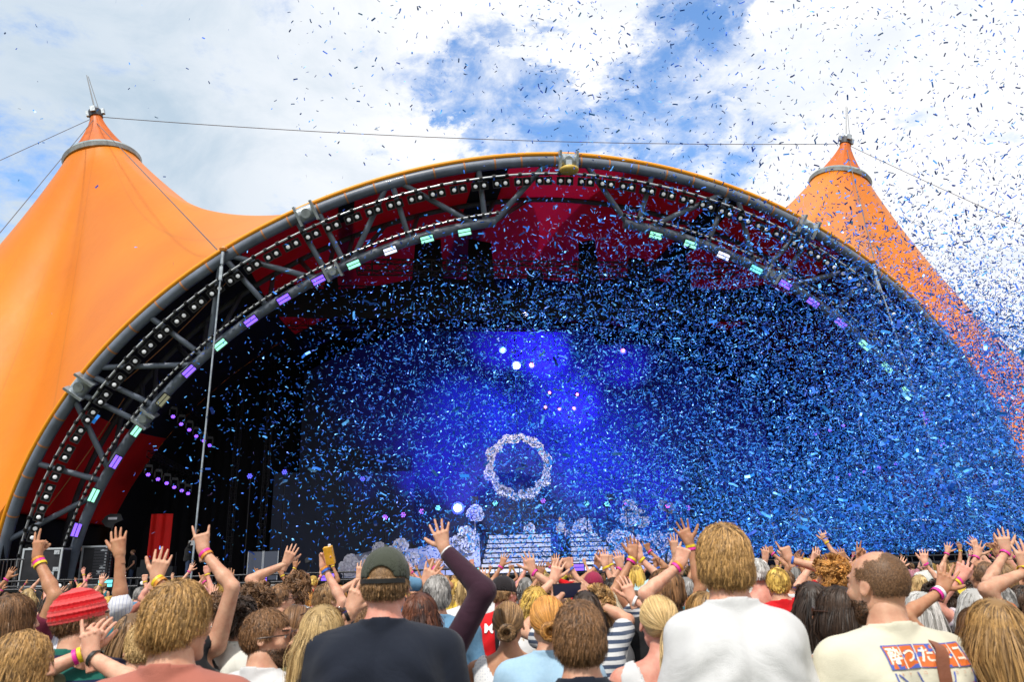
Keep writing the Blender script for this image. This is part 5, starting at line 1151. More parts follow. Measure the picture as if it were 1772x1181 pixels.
def strap(root, pts, w, m, name='bag_strap'):        # a band of cloth lying on the back, in body space
    pts = [np.asarray(p, float) for p in pts]; n = 24; P_ = []
    for i in range(n+1):
        u = i/n*(len(pts)-1); k_ = min(int(u), len(pts)-2); t = u-k_; p0 = pts[max(0, k_-1)]; p1, p2 = pts[k_], pts[k_+1]; p3 = pts[min(len(pts)-1, k_+2)]
        P_.append(.5*((2*p1)+(-p0+p2)*t+(2*p0-5*p1+4*p2-p3)*t*t+(-p0+3*p1-3*p2+p3)*t**3))
    v = []
    for i, p in enumerate(P_):
        d = nrm(P_[min(n, i+1)]-P_[max(0, i-1)]); o = np.array([0, -1., .25]) if p[1] < .02 else np.array([0, .6, 1.]); s = nrm(np.cross(d, o)); o2 = nrm(np.cross(s, d)); v += [p-s*w/2, p-s*w/2+o2*.004, p+s*w/2+o2*.004, p+s*w/2]
    m_ = MB(); m_.raw(v, [(i*4+j, i*4+4+j, i*4+4+(j+1) % 4, i*4+(j+1) % 4) for i in range(n) for j in range(4)]+[(0, 1, 2, 3), (n*4+3, n*4+2, n*4+1, n*4)]); return m_.build(name, m, root, smooth=40)
def back_y(o_shirt_fnP, x, z):          # ray-march to the back of the shirt
    fn = o_shirt_fnP; ys = np.linspace(-.32, .0, 130); d = fn(np.stack([np.full(130, x), ys, np.full(130, z)], 1)); i = np.argmax(d < 0); return ys[i]-.003 if d[i] < 0 else -.12
def print_on(root, fn, shapes, name, mats):          # flat polygons draped on the shirt's back: shapes = [(poly in x,z), material index]
    V, Fc, M = [], [], []
    for poly, mi in shapes:
        o = len(V)
        for x, z in poly: V.append((x, back_y(fn, x, z)-.0022-.0006*mi, z))
        Fc.append(tuple(range(o, o+len(poly)))); M.append(mi)
    me = bpy.data.meshes.new(name); me.from_pydata(V, [], Fc)
    for m in mats: me.materials.append(m)
    me.polygons.foreach_set('material_index', M); ob = bpy.data.objects.new(name, me); C.objects.link(ob); ob.parent = root; return ob
def text_on(root, fn, s, x, z, size, rot, m, name, bold=0.0, sx=1.0):
    cu = bpy.data.curves.new('t', 'FONT'); cu.body = s; cu.size = size; cu.align_x = 'CENTER'; cu.align_y = 'CENTER'; cu.offset = bold; cu.resolution_u = 3; to = bpy.data.objects.new('t', cu); C.objects.link(to)
    dg = bpy.context.evaluated_depsgraph_get(); me = bpy.data.meshes.new_from_object(to.evaluated_get(dg)); bpy.data.objects.remove(to)
    c, sn = math.cos(rot), math.sin(rot)
    for v in me.vertices:
        a, b = v.co.x*sx, v.co.y; X, Z = x+a*c-b*sn, z+a*sn+b*c; v.co = (X, back_y(fn, X, Z)-.0042, Z)
    me.materials.clear(); me.materials.append(m); ob = bpy.data.objects.new(name, me); C.objects.link(ob); ob.parent = root; return ob
# ------------------------------------------------------------------ the crowd: people one can single out
def hor(px): r0 = ray(px, 900); r1 = ray(px, 1000); return 900+100*(r0[2]/r0[1])/((r0[2]/r0[1])-(r1[2]/r1[1]))
def who(*a, **k): return person(*a, **k)
a_ = who('broad man in olive green cap and plain navy t-shirt, seen from behind at centre', 668, 950, 2.75, 'fade', 'lightbrown', 'tee', 'navy', 'pink', wide=1.04, bulk=1.12, cap=ball_cap((.055, .062, .045), True, 1, True), seed=3, hat=.012)
b_ = who('tall blond man in loose white t-shirt standing highest in the crowd', 1247, 903, 2.5, 'shag', 'dirty', 'over', 'white', 'fair', wide=.70, bulk=.92, loose=.024, seed=5, hl=.10, vol=.8)
c_ = who('bearded man with shaved head in cream t-shirt with orange lettering on the back', 1512, 955, 2.5, 'balding', 'brown', 'over', 'cream', 'light', turn=.42, yaw=.12, wide=.92, loose=.022, beard=True, seed=8)
d_ = who('boy with brown hair in navy t-shirt, lowest at the centre of the front row', 1000, 1037, 2.35, 'shag', 'brown', 'tee', 'navy', 'light', wide=.8, bulk=.85, seed=9, hl=.085)
who('person with shaggy dark blond hair in salmon t-shirt at front left', 314, 1001, 2.2, 'shag', 'dirty', 'tee', 'salmon', 'light', turn=-.45, wide=.9, vol=1.4, hl=.085, seed=10)
who('woman with very long straight light brown hair at front right', 1713, 1031, 2.4, 'longstr', 'dirty', 'tank', 'black', 'tan', fem=1, turn=.1, hl=.5, seed=11)
who('woman with blond ponytail and bare sunburnt shoulders left of the tall blond man', 1136, 1027, 3.0, 'pony', 'blond', 'tank', 'white', 'pink', fem=1, turn=.1, seed=12)
who('man in red striped beanie and green and navy striped shirt', 147, 1019, 3.05, 'short', 'brown', 'over', 'rugby', 'light', turn=-.75, yaw=-.2, cap=beanie((.48, .004, .008), (.72, .09, .09)), seed=13, hat=.02)
who('person in pinstriped shirt raising a long bare forearm behind the red beanie', 104, 1022, 4.3, 'short', 'dark', 'long', 'pinstripe', 'tan', ln=1.22, arms=[(1, 207, 962, 201, 913, -.1, 'open', 0, '')], seed=14)
who('person with brown bob at the left edge beside the pinstriped shirt', 26, 1026, 3.3, 'bob', 'brown', 'tee', 'white', 'light', turn=-.6, seed=15, hl=.15)
who('woman with wavy dark blond hair and patterned blue dress in the bottom left corner', 42, 1088, 2.4, 'wavy', 'dirty', 'tee', 'floralblue', 'light', fem=1, turn=-1.15, yaw=-.4, hl=.26, seed=16)
who('person raising an arm with pink and yellow bands at far left', 22, 1040, 4.2, 'short', 'dark', 'tee', 'maroon', 'tan', arms=[(1, 64, 966, 76, 925, 0, 'two', 0, 'opy')], seed=17)
who('person making the horned hand sign with pink and patterned wristbands', 326, 1026, 3.95, 'shag', 'brown', 'tank', 'black', 'light', arms=[(1, 352, 955, 354, 897, 0, 'horns', 0, 'po')], seed=18)
who('woman with long brown hair waving a hand with yellow wristbands left of the salmon t-shirt', 234, 1058, 3.4, 'long', 'lightbrown', 'tee', 'maroon', 'light', fem=1, arms=[(1, 270, 1004, 291, 966, 0, 'open', 0, 'yo')], seed=19)
who('fair person with cropped blond hair clapping, black watch on the wrist', 254, 1070, 3.0, 'fade', 'blond', 'tee', 'olive', 'fair', turn=.7, arms=[(-1, 148, 1132, 158, 1092, -.1, 'relaxed', 0, 'yp'), (1, 159, 1138, 165, 1086, -.2, 'point', 0, 'k')], seed=20)
e_ = who('curly haired man in off white jersey with a dark number on its back', 412, 1034, 4.1, 'curly', 'dark', 'tee', 'offwhite', 'light', turn=.4, yaw=-.3, seed=21)
who('person with big brown curls and a pleated white shirt beside the numbered jersey', 444, 1015, 4.7, 'curly', 'brown', 'over', 'white', 'light', vol=1.6, seed=22)
g_m = who('bearded man in sunglasses and white t-shirt looking right, black strap over the shoulder', 464, 1051, 3.0, 'short', 'brown', 'tee', 'white', 'light', turn=-1.2, yaw=-.35, beard=True, cap=glasses('face', (.05, .02, .01)), seed=23)
who('woman with long straight blond hair and dark sunglasses pushed up on her head', 560, 1043, 2.8, 'longstr', 'blond', 'tank', 'white', 'fair', fem=1, turn=-.1, hl=.46, cap=glasses('head'), seed=24)
who('woman with messy brown bun just left of the long blond hair', 513, 1044, 3.5, 'bun', 'brown', 'tee', 'olive', 'light', fem=1, seed=25)
who('man with short brown hair and glasses in white t-shirt, looking right', 486, 1010, 5.6, 'short', 'brown', 'tee', 'white', 'light', turn=-.9, cap=glasses('face'), seed=26)
who('man with dark curly hair raising a bare arm behind the bearded man', 515, 993, 5.9, 'curly', 'brown', 'tee', 'white', 'light', arms=[(-1, 494, 977, 500, 945, .1, 'open', 0, '')], seed=27, detail=1)
who('man with swept brown hair looking right, left of the green cap', 570, 1007, 5.2, 'shag', 'lightbrown', 'tee', 'white', 'light', turn=-.95, hl=.08, seed=28)
h_ = who('person holding up an orange drink carton, partly hidden by blond hair', 536, 1050, 4.7, 'bob', 'brown', 'tee', 'white', 'fair', fem=1, arms=[(1, 560, 982, 570, 948, 0, 'grip', 1, 'ob')], seed=29)
who('woman in dark aubergine sleeves raising a splayed hand right of the green cap', 727, 1022, 3.5, 'wavy', 'auburn', 'long', 'aubergine', 'light', fem=1, arms=[(1, 769, 952, 765, 893, 0, 'spread', 0, 'wy')], hl=.34, seed=30)
who('person raising a hand with black watch behind the green cap', 637, 1042, 3.3, 'short', 'brown', 'tee', 'white', 'light', arms=[(-1, 606, 1062, 614, 1014, -.2, 'open', 0, 'k')], seed=31)
who('person with shaggy grey hair in blue denim jacket raising a small splayed hand', 756, 994, 4.6, 'shag', 'grey', 'jacket', 'denim', 'light', arms=[(-1, 734, 1014, 739, 983, 0, 'spread', 0, '')], seed=32)
who('person with blond bob and white t-shirt behind the denim jacket', 809, 993, 5.8, 'bob', 'blond', 'tee', 'white', 'light', fem=1, hl=.13, seed=33, detail=1)
who('short haired blond person with blue straps and white shirt beside the blond bob', 838, 999, 6.9, 'short', 'dirty', 'tee', 'white', 'light', seed=34, detail=1)
i_ = who('man in black cap and red football shirt with white lettering', 872, 998, 5.4, 'short', 'lightbrown', 'tee', 'red', 'pink', turn=-.8, cap=ball_cap((.02, .016, .018)), seed=35, hat=.012)
who('woman with low brown bun in sleeveless dotted white top', 879, 1038, 3.6, 'bun', 'lightbrown', 'tank', 'dots', 'tan', fem=1, turn=-.1, seed=36)
who('woman with long golden curls right of the red football shirt', 925, 1015, 4.7, 'curllong', 'gold', 'tee', 'white', 'light', fem=1, vol=1.3, seed=37)
who('person with high ginger bun in pale denim shirt left of the boy', 946, 1028, 3.2, 'bun', 'ginger', 'jacket', 'paledenim', 'light', fem=1, vol=1.4, seed=38)
k_m = who('dark haired woman holding up a phone sideways in front of her', 1012, 1020, 3.9, 'longstr', 'dark', 'tee', 'striped', 'light', fem=1, arms=[(-1, 957, 1046, 968, 1020, .35, 'grip', 0, ''), (1, 1016, 1036, 1004, 1016, .35, 'grip', 0, '')], seed=39)
who('woman with long platinum hair and white sleeveless top behind the boy', 1046, 1017, 4.5, 'longstr', 'platinum', 'tank', 'white', 'tan', fem=1, seed=40)
who('woman with long brown curls and black top beside the platinum hair', 1073, 1009, 5.1, 'curllong', 'dirty', 'tee', 'black', 'light', fem=1, vol=1.3, seed=41)
who('man with brown hair seen in profile looking left, centre right', 1147, 983, 4.3, 'bob', 'brown', 'tee', 'black', 'light', turn=1.2, hl=.10, seed=42)
who('person in maroon cap in the middle of the raised arms', 1026, 991, 6.3, 'short', 'brown', 'tee', 'striped', 'light', cap=ball_cap((.28, .02, .06), brim_dir=-1), seed=43, detail=1, hat=.012)
who('person in teal cap in the middle of the raised arms', 1067, 997, 7.2, 'short', 'brown', 'tee', 'grey', 'light', cap=ball_cap((.01, .13, .17)), seed=44, detail=1, hat=.012)
who('fair person raising a pale banded fist left of the tall blond man', 1212, 1022, 4.0, 'bob', 'dirty', 'tee', 'navy', 'fair', turn=.9, arms=[(-1, 1177, 978, 1179, 944, 0, 'fist', 0, 'op')], seed=45)
who('person with bleached crop and black vest right of the tall blond man', 1309, 966, 5.8, 'fade', 'silver', 'tank', 'black', 'pink', seed=46)
who('person in bright red t-shirt pointing one finger up', 1343, 982, 5.5, 'short', 'gold', 'tee', 'red', 'light', arms=[(1, 1367, 970, 1362, 938, 0, 'point', 0, 'b')], seed=47)
who('person with frizzy reddish blond hair in the middle right', 1434, 967, 5.2, 'frizz', 'ginger', 'tee', 'white', 'light', turn=.5, vol=1.3, seed=48)
who('person in pale green cap beside the shaved head', 1473, 989, 7.6, 'short', 'brown', 'tee', 'black', 'light', cap=ball_cap((.13, .22, .12)), seed=49, detail=1, hat=.012)
who('woman with long dark wavy hair and sunglasses on her head', 1402, 1004, 3.75, 'wavy', 'dark', 'tank', 'black', 'light', fem=1, vol=1.3, cap=glasses('head', (.15, .05, .02)), hl=.46, seed=50)
who('woman with long straight dark hair in white vest, left of the shaved head', 1447, 1011, 3.2, 'longstr', 'dark', 'tank', 'white', 'tan', fem=1, turn=.85, yaw=.3, cap=glasses('face', (.25, .15, .03)), hl=.42, seed=51)
who('woman with golden hair under a black cap, half behind the shaved head', 1487, 1014, 3.75, 'longstr', 'gold', 'tee', 'grey', 'light', fem=1, cap=ball_cap((.012, .013, .018)), seed=52, hat=.012)
who('person with silver bob and royal blue shirt behind the cream t-shirt', 1590, 1022, 3.8, 'bob', 'silver', 'tee', 'royal', 'fair', seed=53)
who('person with dark curly hair between the silver bob and the raised ringed hand', 1622, 1010, 4.5, 'curly', 'dark', 'tee', 'black', 'light', seed=54)
who('tanned woman raising a bent arm with white and pink bands, hand splayed', 1684, 1048, 3.35, 'long', 'brown', 'tank', 'black', 'tan', fem=1, arms=[(-1, 1629, 1024, 1636, 978, .05, 'spread', 0, 'wp')], seed=55)
who('bald man with sunglasses pushed up on his head at far right', 1696, 970, 5.2, 'bald', 'brown', 'tee', 'white', 'tan', cap=glasses('head', (.2, .03, .02)), seed=56)
who('person with light brown bob right of the bald man', 1730, 973, 5.8, 'bob', 'lightbrown', 'tee', 'grey', 'light', hl=.15, seed=57, detail=1)
who('grey haired man in checked shirt at the right', 1722, 1008, 4.2, 'short', 'grey', 'tee', 'check', 'pink', arms=[(-1, 1659, 1004, 1670, 972, 0, 'relaxed', 0, 'py')], seed=58)
who('woman with silver blond hair just behind the long light brown hair', 1683, 1017, 3.75, 'long', 'silver', 'tee', 'grey', 'fair', fem=1, seed=59)
who('person in dark jacket raising a hand in a white cuff at far right', 1766, 1012, 4.7, 'short', 'dark', 'tee', 'black', 'light', arms=[(-1, 1741, 956, 1731, 934, 0, 'open', 0, 'p')], seed=60)
who('person at the right edge raising a hand with dark red nails', 1806, 1004, 3.4, 'long', 'brown', 'tee', 'orange', 'light', fem=1, arms=[(-1, 1776, 990, 1758, 948, 0, 'open', 0, 'y')], seed=61)
who('tanned person in pale blue sleeveless top cut off by the right edge', 1812, 1066, 2.5, 'short', 'dark', 'tank', 'paleblue', 'olive', seed=62)

# raised arms of people whose heads the front rows hide
ARM = [((919, 958), (922, 991), 5.5, 1, 'spread', 'p', 'brown', 'white'), ((936, 966), (933, 1000), 6.2, -1, 'open', 'p', 'dirty', 'striped'), ((962, 966), (958, 1006), 4.9, -1, 'open', '', 'blond', 'grey'), ((979, 951), (985, 985), 5.8, 1, 'fist', 'b', 'brown', 'white'),
       ((1036, 950), (1033, 982), 6.4, -1, 'relaxed', 'b', 'dark', 'teal'), ((1049, 948), (1047, 980), 5.7, 1, 'open', 'y', 'brown', 'white'), ((1060, 958), (1074, 984), 6.0, -1, 'open', 'p', 'lightbrown', 'black'), ((1087, 927), (1096, 966), 5.0, -1, 'open', 'yp', 'brown', 'striped'),
       ((1105, 932), (1108, 968), 5.6, 1, 'open', 'y', 'dark', 'grey'), ((1163, 925), (1168, 958), 5.2, -1, 'spread', '', 'brown', 'teal'), ((1174, 908), (1194, 942), 4.5, 1, 'spread', 'yp', 'brown', 'pink'), ((1090, 1008), (1094, 1040), 4.3, 1, 'open', 'w', 'dirty', 'white'),
       ((1321, 947), (1324, 970), 7.5, -1, 'relaxed', '', 'brown', 'white'), ((1381, 953), (1381, 976), 7.0, 1, 'relaxed', 'b', 'dark', 'orange'), ((1414, 949), (1406, 976), 6.2, -1, 'open', '', 'brown', 'white'), ((1443, 953), (1445, 974), 7.8, 1, 'fist', 'b', 'brown', 'pink'),
       ((1488, 943), (1487, 968), 6.8, -1, 'two', '', 'dark', 'white'), ((1603, 952), (1600, 975), 7.0, 1, 'open', 'p', 'blond', 'white'), ((1692, 938), (1690, 964), 6.6, -1, 'spread', 'p', 'brown', 'black'), ((1722, 936), (1727, 958), 6.2, 1, 'two', 'p', 'dark', 'white'),
       ((375, 1020), (372, 1045), 6.5, 1, 'open', '', 'dark', 'grey'), ((104, 1018), (98, 1042), 6.5, -1, 'open', '', 'brown', 'black'), ((706, 992), (702, 1018), 6.8, 1, 'open', '', 'dark', 'teal'), ((836, 985), (838, 1006), 7.6, 1, 'spread', '', 'blond', 'white'), ((620, 975), (622, 1003), 6.2, -1, 'open', '', 'brown', 'white'),
       ((1140, 955), (1136, 982), 6.8, 1, 'fist', 'b', 'brown', 'white'), ((1560, 962), (1556, 985), 8.0, -1, 'open', '', 'blond', 'pink'), ((336, 1000), (330, 1028), 5.6, -1, 'point', '', 'brown', 'white')]
POSN = {'spread': 'splayed hand', 'open': 'open hand', 'fist': 'fist', 'relaxed': 'loosely curled hand', 'point': 'pointing finger', 'two': 'two fingers'}
CN = {'brown': 'brown', 'dirty': 'dark blond', 'blond': 'blond', 'dark': 'black', 'lightbrown': 'light brown', 'gold': 'golden', 'grey': 'grey', 'ginger': 'ginger', 'silver': 'silver'}
LAND = [(60, 'the brown bob'), (147, 'the red beanie'), (254, 'the clapping hands'), (312, 'the salmon t-shirt'), (412, 'the numbered jersey'), (464, 'the beard and sunglasses'), (560, 'the blond curtain of hair'), (668, 'the green cap'), (757, 'the denim jacket'), (874, 'the black cap'),
        (925, 'the golden curls'), (1000, 'the boy'), (1046, 'the platinum hair'), (1136, 'the blond ponytail'), (1247, 'the tall blond man'), (1343, 'the red t-shirt'), (1402, 'the dark wavy hair'), (1434, 'the frizzy hair'), (1532, 'the shaved head'), (1622, 'the bent tanned arm'), (1696, 'the bald man'), (1765, 'the right edge')]
def near_land(px): return min(LAND, key=lambda a: abs(a[0]-px))[1]
for i, (tip, wr, d, s, pose, bands, hc, sc) in enumerate(ARM):
    hx = wr[0]-s*.2*F/d; hy = hor(hx)+(.06+.05*((i*7) % 4))*F/d*.9
    bt = {'p': 'pink band', 'y': 'yellow band', 'b': 'blue band', 'w': 'white band'}.get(bands[:1], 'bare wrist')
    who('%s haired person raising a %s, %s, beyond %s' % (CN[hc], POSN[pose], bt, near_land(wr[0])), hx, hy, d, ['short', 'bob', 'shag', 'curly'][i % 4], hc, 'tee', sc, ['light', 'tan', 'fair'][i % 3], fem=i % 2, arms=[(s, *wr, *tip, 0, pose, i % 3 == 1, bands)], seed=100+i, detail=1 if d < 5.2 else 2)

# ---- things people hold, wear or have printed on them
p = at(570, 962, 4.66); m_ = MB(); m_.box(p, (.025, .017, .052), (nrm(RIGHT*.97+UP*.2), nrm(FW), nrm(UP*.97-RIGHT*.2)), mat('orange_carton', (.78, .38, .03), .45, var=(30, .3))); m_.tube([p+UP*.045, p+UP*.065], .009, 8, petal_m); tag(m_.build('drink_carton'), 'small orange drink carton held up in a raised hand', 'carton')
p = at(982, 1023, 4.25); ph = empty('phone', p, 'black smartphone held sideways above the crowd, dark screen towards the camera', 'phone')
m_ = MB(); m_.box((0, 0, 0), (.078, .004, .038)); o = m_.build('phone_case', mat('phone_black', (.01, .01, .012), .3), ph); o.rotation_euler = (0, -.03, 0)
m_ = MB(); m_.box((0, -.005, 0), (.072, .0012, .034)); o = m_.build('screen', mat('phone_screen', (.01, .012, .02), .12, emit=(.03, .02, .12), estr=.12), ph); o.rotation_euler = (0, -.03, 0)
def bk(q, x, z, o=.006): return (x, back_y(q['fn'], x, z)-o, z)
ys = c_['fn']
brown_l = mat('brown_leather', (.20, .065, .030), .5, bump=(60, .2), var=(8, .2)); q = c_
strap(q['root'], [(.075, .06, 1.42), (.085, -.01, 1.475), bk(q, .070, 1.45, .01), bk(q, .052, 1.41, .01), bk(q, .040, 1.33, .01), bk(q, .022, 1.22), bk(q, .0, 1.10), bk(q, -.02, .98)], .036, brown_l, 'shoulder_strap')
strap(g_m['root'], [(-.08, .03, 1.46), bk(g_m, -.085, 1.44), bk(g_m, -.05, 1.36), bk(g_m, .0, 1.25), bk(g_m, .06, 1.12), bk(g_m, .1, 1.0)], .035, mat('black_strap', (.012, .012, .014), .6), 'shoulder_strap')
strap(i_['root'], [(-.05, .03, 1.46), bk(i_, -.055, 1.44), bk(i_, -.05, 1.36), bk(i_, -.045, 1.25), bk(i_, -.04, 1.1), bk(i_, -.04, .95)], .032, MATS['black_strap'], 'shoulder_strap')
m_ = MB(); m_.box(bk(i_, -.058, 1.20, .012), (.018, .006, .02)); m_.build('strap_buckle', MATS['black_strap'], i_['root'])
pr_o = mat('print_orange', (.60, .13, .02), .7); pr_b = mat('print_blue', (.06, .10, .38), .7); pr_w = mat('print_cream', (.80, .76, .62), .7); pr_r = mat('print_crimson', (.45, .03, .12), .7); pr_d = mat('print_maroon', (.10, .012, .03), .7); pr_l = mat('print_light_blue', (.25, .45, .60), .7); pr_x = mat('print_white', (.8, .8, .8), .7)
# print on the cream shirt
X0, X1, Z0, Z1 = -.096, .152, 1.402, 1.456; tiles = ['\u9154', '\u3064', '\u305f', '\u30bf', '\u30b3']; sh = []
def quad(x0, z0, x1, z1, n=6): return [(x0+(x1-x0)*i/n, z0) for i in range(n+1)]+[(x1-(x1-x0)*i/n, z1) for i in range(n+1)]
PX, PZ = .016, .104
def grid_quads(x0, z0, x1, z1, mi, n=4, m=3): return [([(x0+(x1-x0)*i/n, z0+(z1-z0)*j/m), (x0+(x1-x0)*(i+1)/n, z0+(z1-z0)*j/m), (x0+(x1-x0)*(i+1)/n, z0+(z1-z0)*(j+1)/m), (x0+(x1-x0)*i/n, z0+(z1-z0)*(j+1)/m)], mi) for i in range(n) for j in range(m)]
bnd = []
bnd += grid_quads(X0-.002, Z0-.002, X1+.002, Z1+.003, 0, 20, 4)
for i in range(5):
    w = (X1-X0)/5; x = X0+w*i; bnd += grid_quads(x+.0022, Z0, x+w-.0022, Z1, 1, 4, 4)
    if i: bnd += grid_quads(x-.0014, Z0-.002, x+.0014, Z1+.003, 2, 1, 4)
print_on(q['root'], ys, bnd, 'back_print', [pr_b, pr_o, pr_w])
for i, s in enumerate(tiles): text_on(q['root'], ys, s, X0+(X1-X0)/5*(i+.5), (Z0+Z1)/2+.001, .043, 0, pr_w, 'lettering', .0008)
dr = []                                   # fine outlines of the picture under the tiles
def line(x0, z0, x1, z1, w, mi, n=6):
    dx, dz = x1-x0, z1-z0; L = math.hypot(dx, dz); nx, nz = -dz/L*w, dx/L*w; return [([(x0+dx*i/n-nx, z0+dz*i/n-nz), (x0+dx*(i+1)/n-nx, z0+dz*(i+1)/n-nz), (x0+dx*(i+1)/n+nx, z0+dz*(i+1)/n+nz), (x0+dx*i/n+nx, z0+dz*i/n+nz)], mi) for i in range(n)]
def arc(cx, cz, r, a0, a1, w, mi, n=16): return [([(cx+(r-w)*math.cos(a), cz+(r-w)*math.sin(a)), (cx+(r+w)*math.cos(a), cz+(r+w)*math.sin(a)), (cx+(r+w)*math.cos(b), cz+(r+w)*math.sin(b)), (cx+(r-w)*math.cos(b), cz+(r-w)*math.sin(b))], mi) for a, b in ((a0+(a1-a0)*i/n, a0+(a1-a0)*(i+1)/n) for i in range(n))]
dr += line(-.108, 1.288, -.085, 1.12, .0022, 0)+line(.134, 1.288, .142, 1.12, .0022, 0)+line(-.10, 1.285, -.075, 1.262, .002, 0)+line(-.03, 1.287, -.012, 1.245, .002, 0)+line(.064, 1.287, .05, 1.245, .002, 0)+line(.045, 1.255, .055, 1.255, .006, 0)+line(.135, 1.27, .115, 1.235, .003, 0)
dr += arc(-.055, 1.215, .02, 0, 6.3, .003, 0)+arc(-.055, 1.215, .011, 0, 6.3, .006, 3)+arc(.05, 1.2, .034, .1, 3.1, .006, 1, 20)+arc(.05, 1.2, .018, 0, 3.14, .008, 0)+arc(.05, 1.2, .018, .4, .9, .009, 1)+arc(.05, 1.2, .018, 1.8, 2.3, .009, 1)
dr += line(.09, 1.247, .128, 1.251, .0065, 4)+line(.10, 1.237, .10, 1.20, .0016, 0)+line(.07, 1.24, .08, 1.235, .004, 0)+line(-.02, 1.24, .0, 1.20, .002, 0)+arc(.11, 1.21, .012, 0, 6.3, .003, 1)
dr = [([(x+PX, z+PZ) for x, z in pl], m) for pl, m in dr]; print_on(q['root'], ys, dr, 'back_print', [pr_b, pr_o, pr_w, pr_l, pr_r])
for i in range(9):
    if i not in (4, 5): text_on(q['root'], ys, '\u30ad\u30e4\u30fb\u30b3\u30fc\u30f3\u30ab\u30cb\u30e9'[i], -.088+PX+i*.0265, 1.2835+PZ, .0095, 0, pr_o, 'small_lettering')
# number on the jersey, lettering on the red shirt
text_on(e_['root'], e_['fn'], '18', -.01, 1.29, .15, .08, pr_d, 'lettering', .006, .8)
text_on(i_['root'], i_['fn'], 'MUSE', -.035, 1.40, .075, -.02, pr_x, 'lettering', .0025, 1.1)
for x0, z0, x1, z1 in ((-.07, 1.455, .0, 1.415), (.0, 1.415, .07, 1.455)): print_on(i_['root'], i_['fn'], line(x0, z0, x1, z1, .005, 0, 5), 'collar_stripe', [pr_x])

# ---- the rest of the crowd: a dozen builds copied with their parts
PRO = []
specs = [('short', 'brown', 'tee', 0, []), ('longstr', 'dirty', 'tank', 1, []), ('curly', 'dark', 'tee', 0, []), ('bob', 'lightbrown', 'tee', 1, []), ('shag', 'blond', 'over', 0, []), ('pony', 'brown', 'tank', 1, []),
         ('short', 'dark', 'tee', 0, [(1, .27, 1.93, .24, 2.12, 'open')]), ('wavy', 'brown', 'tee', 1, [(-1, -.25, 1.86, -.2, 2.05, 'spread')]), ('fade', 'brown', 'tee', 0, [(1, .3, 1.9, .3, 2.08, 'fist'), (-1, -.3, 1.88, -.33, 2.06, 'open')]), ('bob', 'dirty', 'tee', 1, [(1, .16, 1.88, .12, 2.06, 'point')])]
for i, (hr, hc, st, fm, ar) in enumerate(specs):
    # built directly in body space: wrist and tip given in metres
    P = None; keep = len(PEOPLE)
    def fake(spec):
        return spec
    pr = person('x', 886, hor(886), 14+i*.6, hr, hc, st, 'white', 'light', fem=fm, seed=300+i, detail=2) if not ar else None
    if ar:
        px, dd = 886, 14+i*.6; top = at(px, hor(px), dd); kk = top[2]/1.75
        def topx(x, z):
            w = np.array([top[0]+x*kk, top[1], z*kk]); v = w-CAM; c = v@FW; return 886+F*(v@RIGHT)/c, 590.5-F*(v@UP)/c
        arms = []
        for (s, wx, wz, tx, tz, ps) in ar: a, b = topx(wx, wz); c, e = topx(tx, tz); arms.append((s, a, b, c, e, 0, ps, 0, 'p' if i % 2 else 'y'))
        pr = person('x', px, hor(px), dd, hr, hc, st, 'white', 'light', fem=fm, seed=300+i, detail=2, arms=arms)
    PRO.append((pr['root'], hr, bool(ar)))
rg = random.Random(21); placed = [(p[0].location.x, p[0].location.y) for p in PEOPLE]
shirts = ['white', 'black', 'navy', 'red', 'grey', 'paleblue', 'salmon', 'teal', 'olive', 'striped', 'denim', 'white', 'black', 'yellow', 'pink', 'offwhite']; SN = {'striped': 'striped', 'denim': 'denim blue', 'paleblue': 'pale blue', 'offwhite': 'off white', 'navy': 'navy'}
used = {}; made = 0; tries = 0; freshp = {id(r): True for r, _, _ in PRO}
for r, _, _ in PRO: placed = [q for q in placed if abs(q[0]-r.location.x) > 1e-4 or abs(q[1]-r.location.y) > 1e-4]
HN = {'short': 'short', 'longstr': 'long straight', 'curly': 'curly', 'bob': 'bobbed', 'shag': 'shaggy', 'pony': 'tied back', 'wavy': 'long wavy', 'fade': 'cropped'}
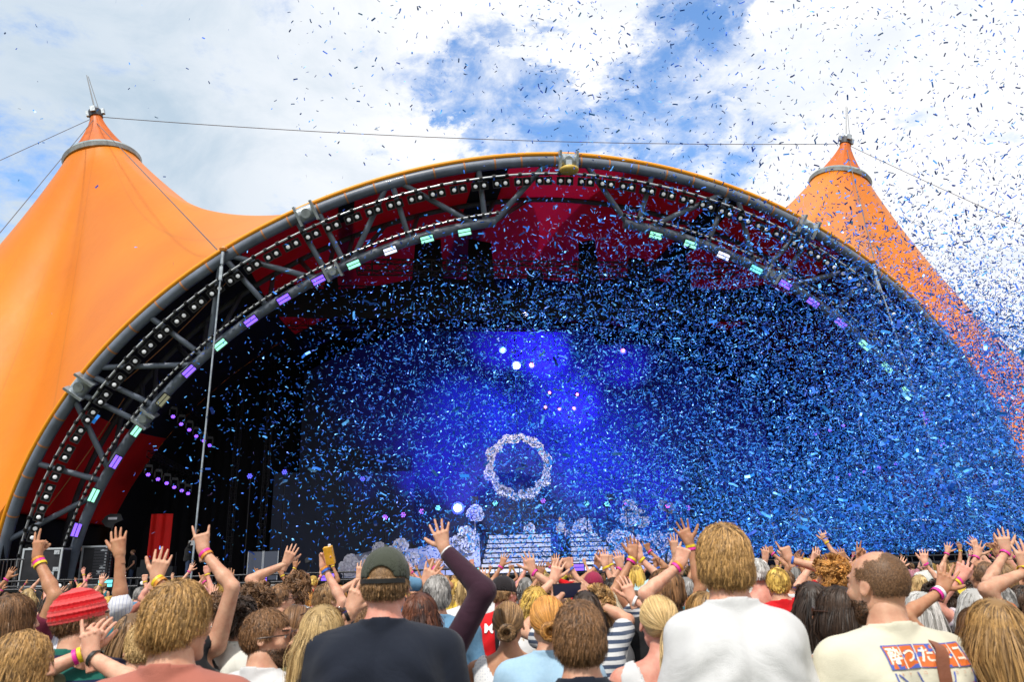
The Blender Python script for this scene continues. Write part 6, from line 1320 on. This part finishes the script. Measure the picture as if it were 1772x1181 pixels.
while made < 150 and tries < 6000:
    tries += 1; d = 6.2+20*rg.random()**1.1; px = rg.uniform(-20, 1800)
    x = at(px, 980, d)[0]; y = d
    if d > 29.5+x*.1 or any((x-a)**2+(y-b)**2 < (.42 if d < 12 else .5)**2 for a, b in placed): continue
    pi = rg.randrange(len(PRO)) if rg.random() < .72 else rg.randrange(6, len(PRO)); r, hr, up_ = PRO[pi]; placed.append((x, y)); made += 1
    o = r if freshp[id(r)] else copy_tree(r); freshp[id(r)] = False; k = rg.uniform(.93, 1.06) if d > 9 else rg.uniform(.9, 1.0); o.location = (x, y, 0); o.scale = (k, k, k); o.rotation_euler.z = rg.uniform(-.35, .35)
    hc = rg.choice(['brown', 'dark', 'blond', 'dirty', 'lightbrown', 'ginger', 'grey', 'gold']); sc = rg.choice(shirts); sk = rg.choice(['light', 'fair', 'tan', 'pink', 'olive'])
    for ch in o.children:
        n = ch.name.split('.')[0]
        mm = hair_mat(hc) if n == 'hair' else skin_mat(sk) if n == 'body' else cl(sc) if n in ('shirt', 'top') else None
        if mm: ch.material_slots[0].link = 'OBJECT'; ch.material_slots[0].material = mm
    o['group'] = 'people farther back in the crowd'
    lab = '%s %s hair, %s top, %s, far behind %s' % (HN[hr], CN[hc], SN.get(sc, sc), {True: 'arm up', False: 'arms down'}[up_], near_land(px))
    if lab in used: lab = lab.replace(', far behind', ', also far behind')
    used[lab] = 1; o['label'] = lab
# crew and performer on the stage
def standing(px, n, lab, hr, hc, st, sc, fem=0, turn=0, yaw=0, k=1.0, arms=(), z=1.7, cap=None):
    s, nn, zz = on_n(px, 950, n); pr = person(lab, 886, hor(886), 20, hr, hc, st, sc, 'light', fem=fem, turn=turn, seed=int(px), detail=2, arms=arms, cap=cap, group='people on the stage'); r = pr['root']; r.location = W(s, n, z); r.rotation_euler.z = yaw; r.scale = (k, k, k); return r
standing(143, 1.5, 'crew member in black t-shirt leaning over the equipment at stage left', 'short', 'dark', 'tee', 'black', yaw=3.0)
standing(184, 2.5, 'crew member with dark hair behind the narrow amplifier rack', 'short', 'brown', 'tee', 'maroon', yaw=2.6, k=1.03)
standing(231, .5, 'crew member in black t-shirt kneeling right of the amplifier rack', 'short', 'brown', 'tee', 'black', yaw=2.2, z=1.45)
standing(110, 3, 'crew member in maroon shirt half hidden by the arch foot', 'short', 'dark', 'tee', 'maroon', yaw=-.4)
cr = standing(328, -1.0, 'camera operator in black with a white shoulder camera beside the tie rod', 'short', 'dark', 'tee', 'black', yaw=-1.4, arms=[(1, 890, 960, 892, 950, .3, 'grip', 0, '')])
p = np.array(cr.location)+np.array([.22, -.1, 1.62]); m_ = MB(); m_.box(p, (.2, .09, .1), None, mat('camera_grey', (.35, .35, .36), .5)); m_.tube([p+np.array([.2, 0, 0]), p+np.array([.36, 0, 0])], [.06, .075], 10, blk); tag(m_.build('shoulder_camera'), 'pale grey shoulder camera held by the operator at stage left', 'camera')
standing(972, 4.6, 'performer in white on top of the dark plinth between the steps', 'longstr', 'blond', 'tee', 'white', 1, yaw=3.1, z=2.72, k=1.02)
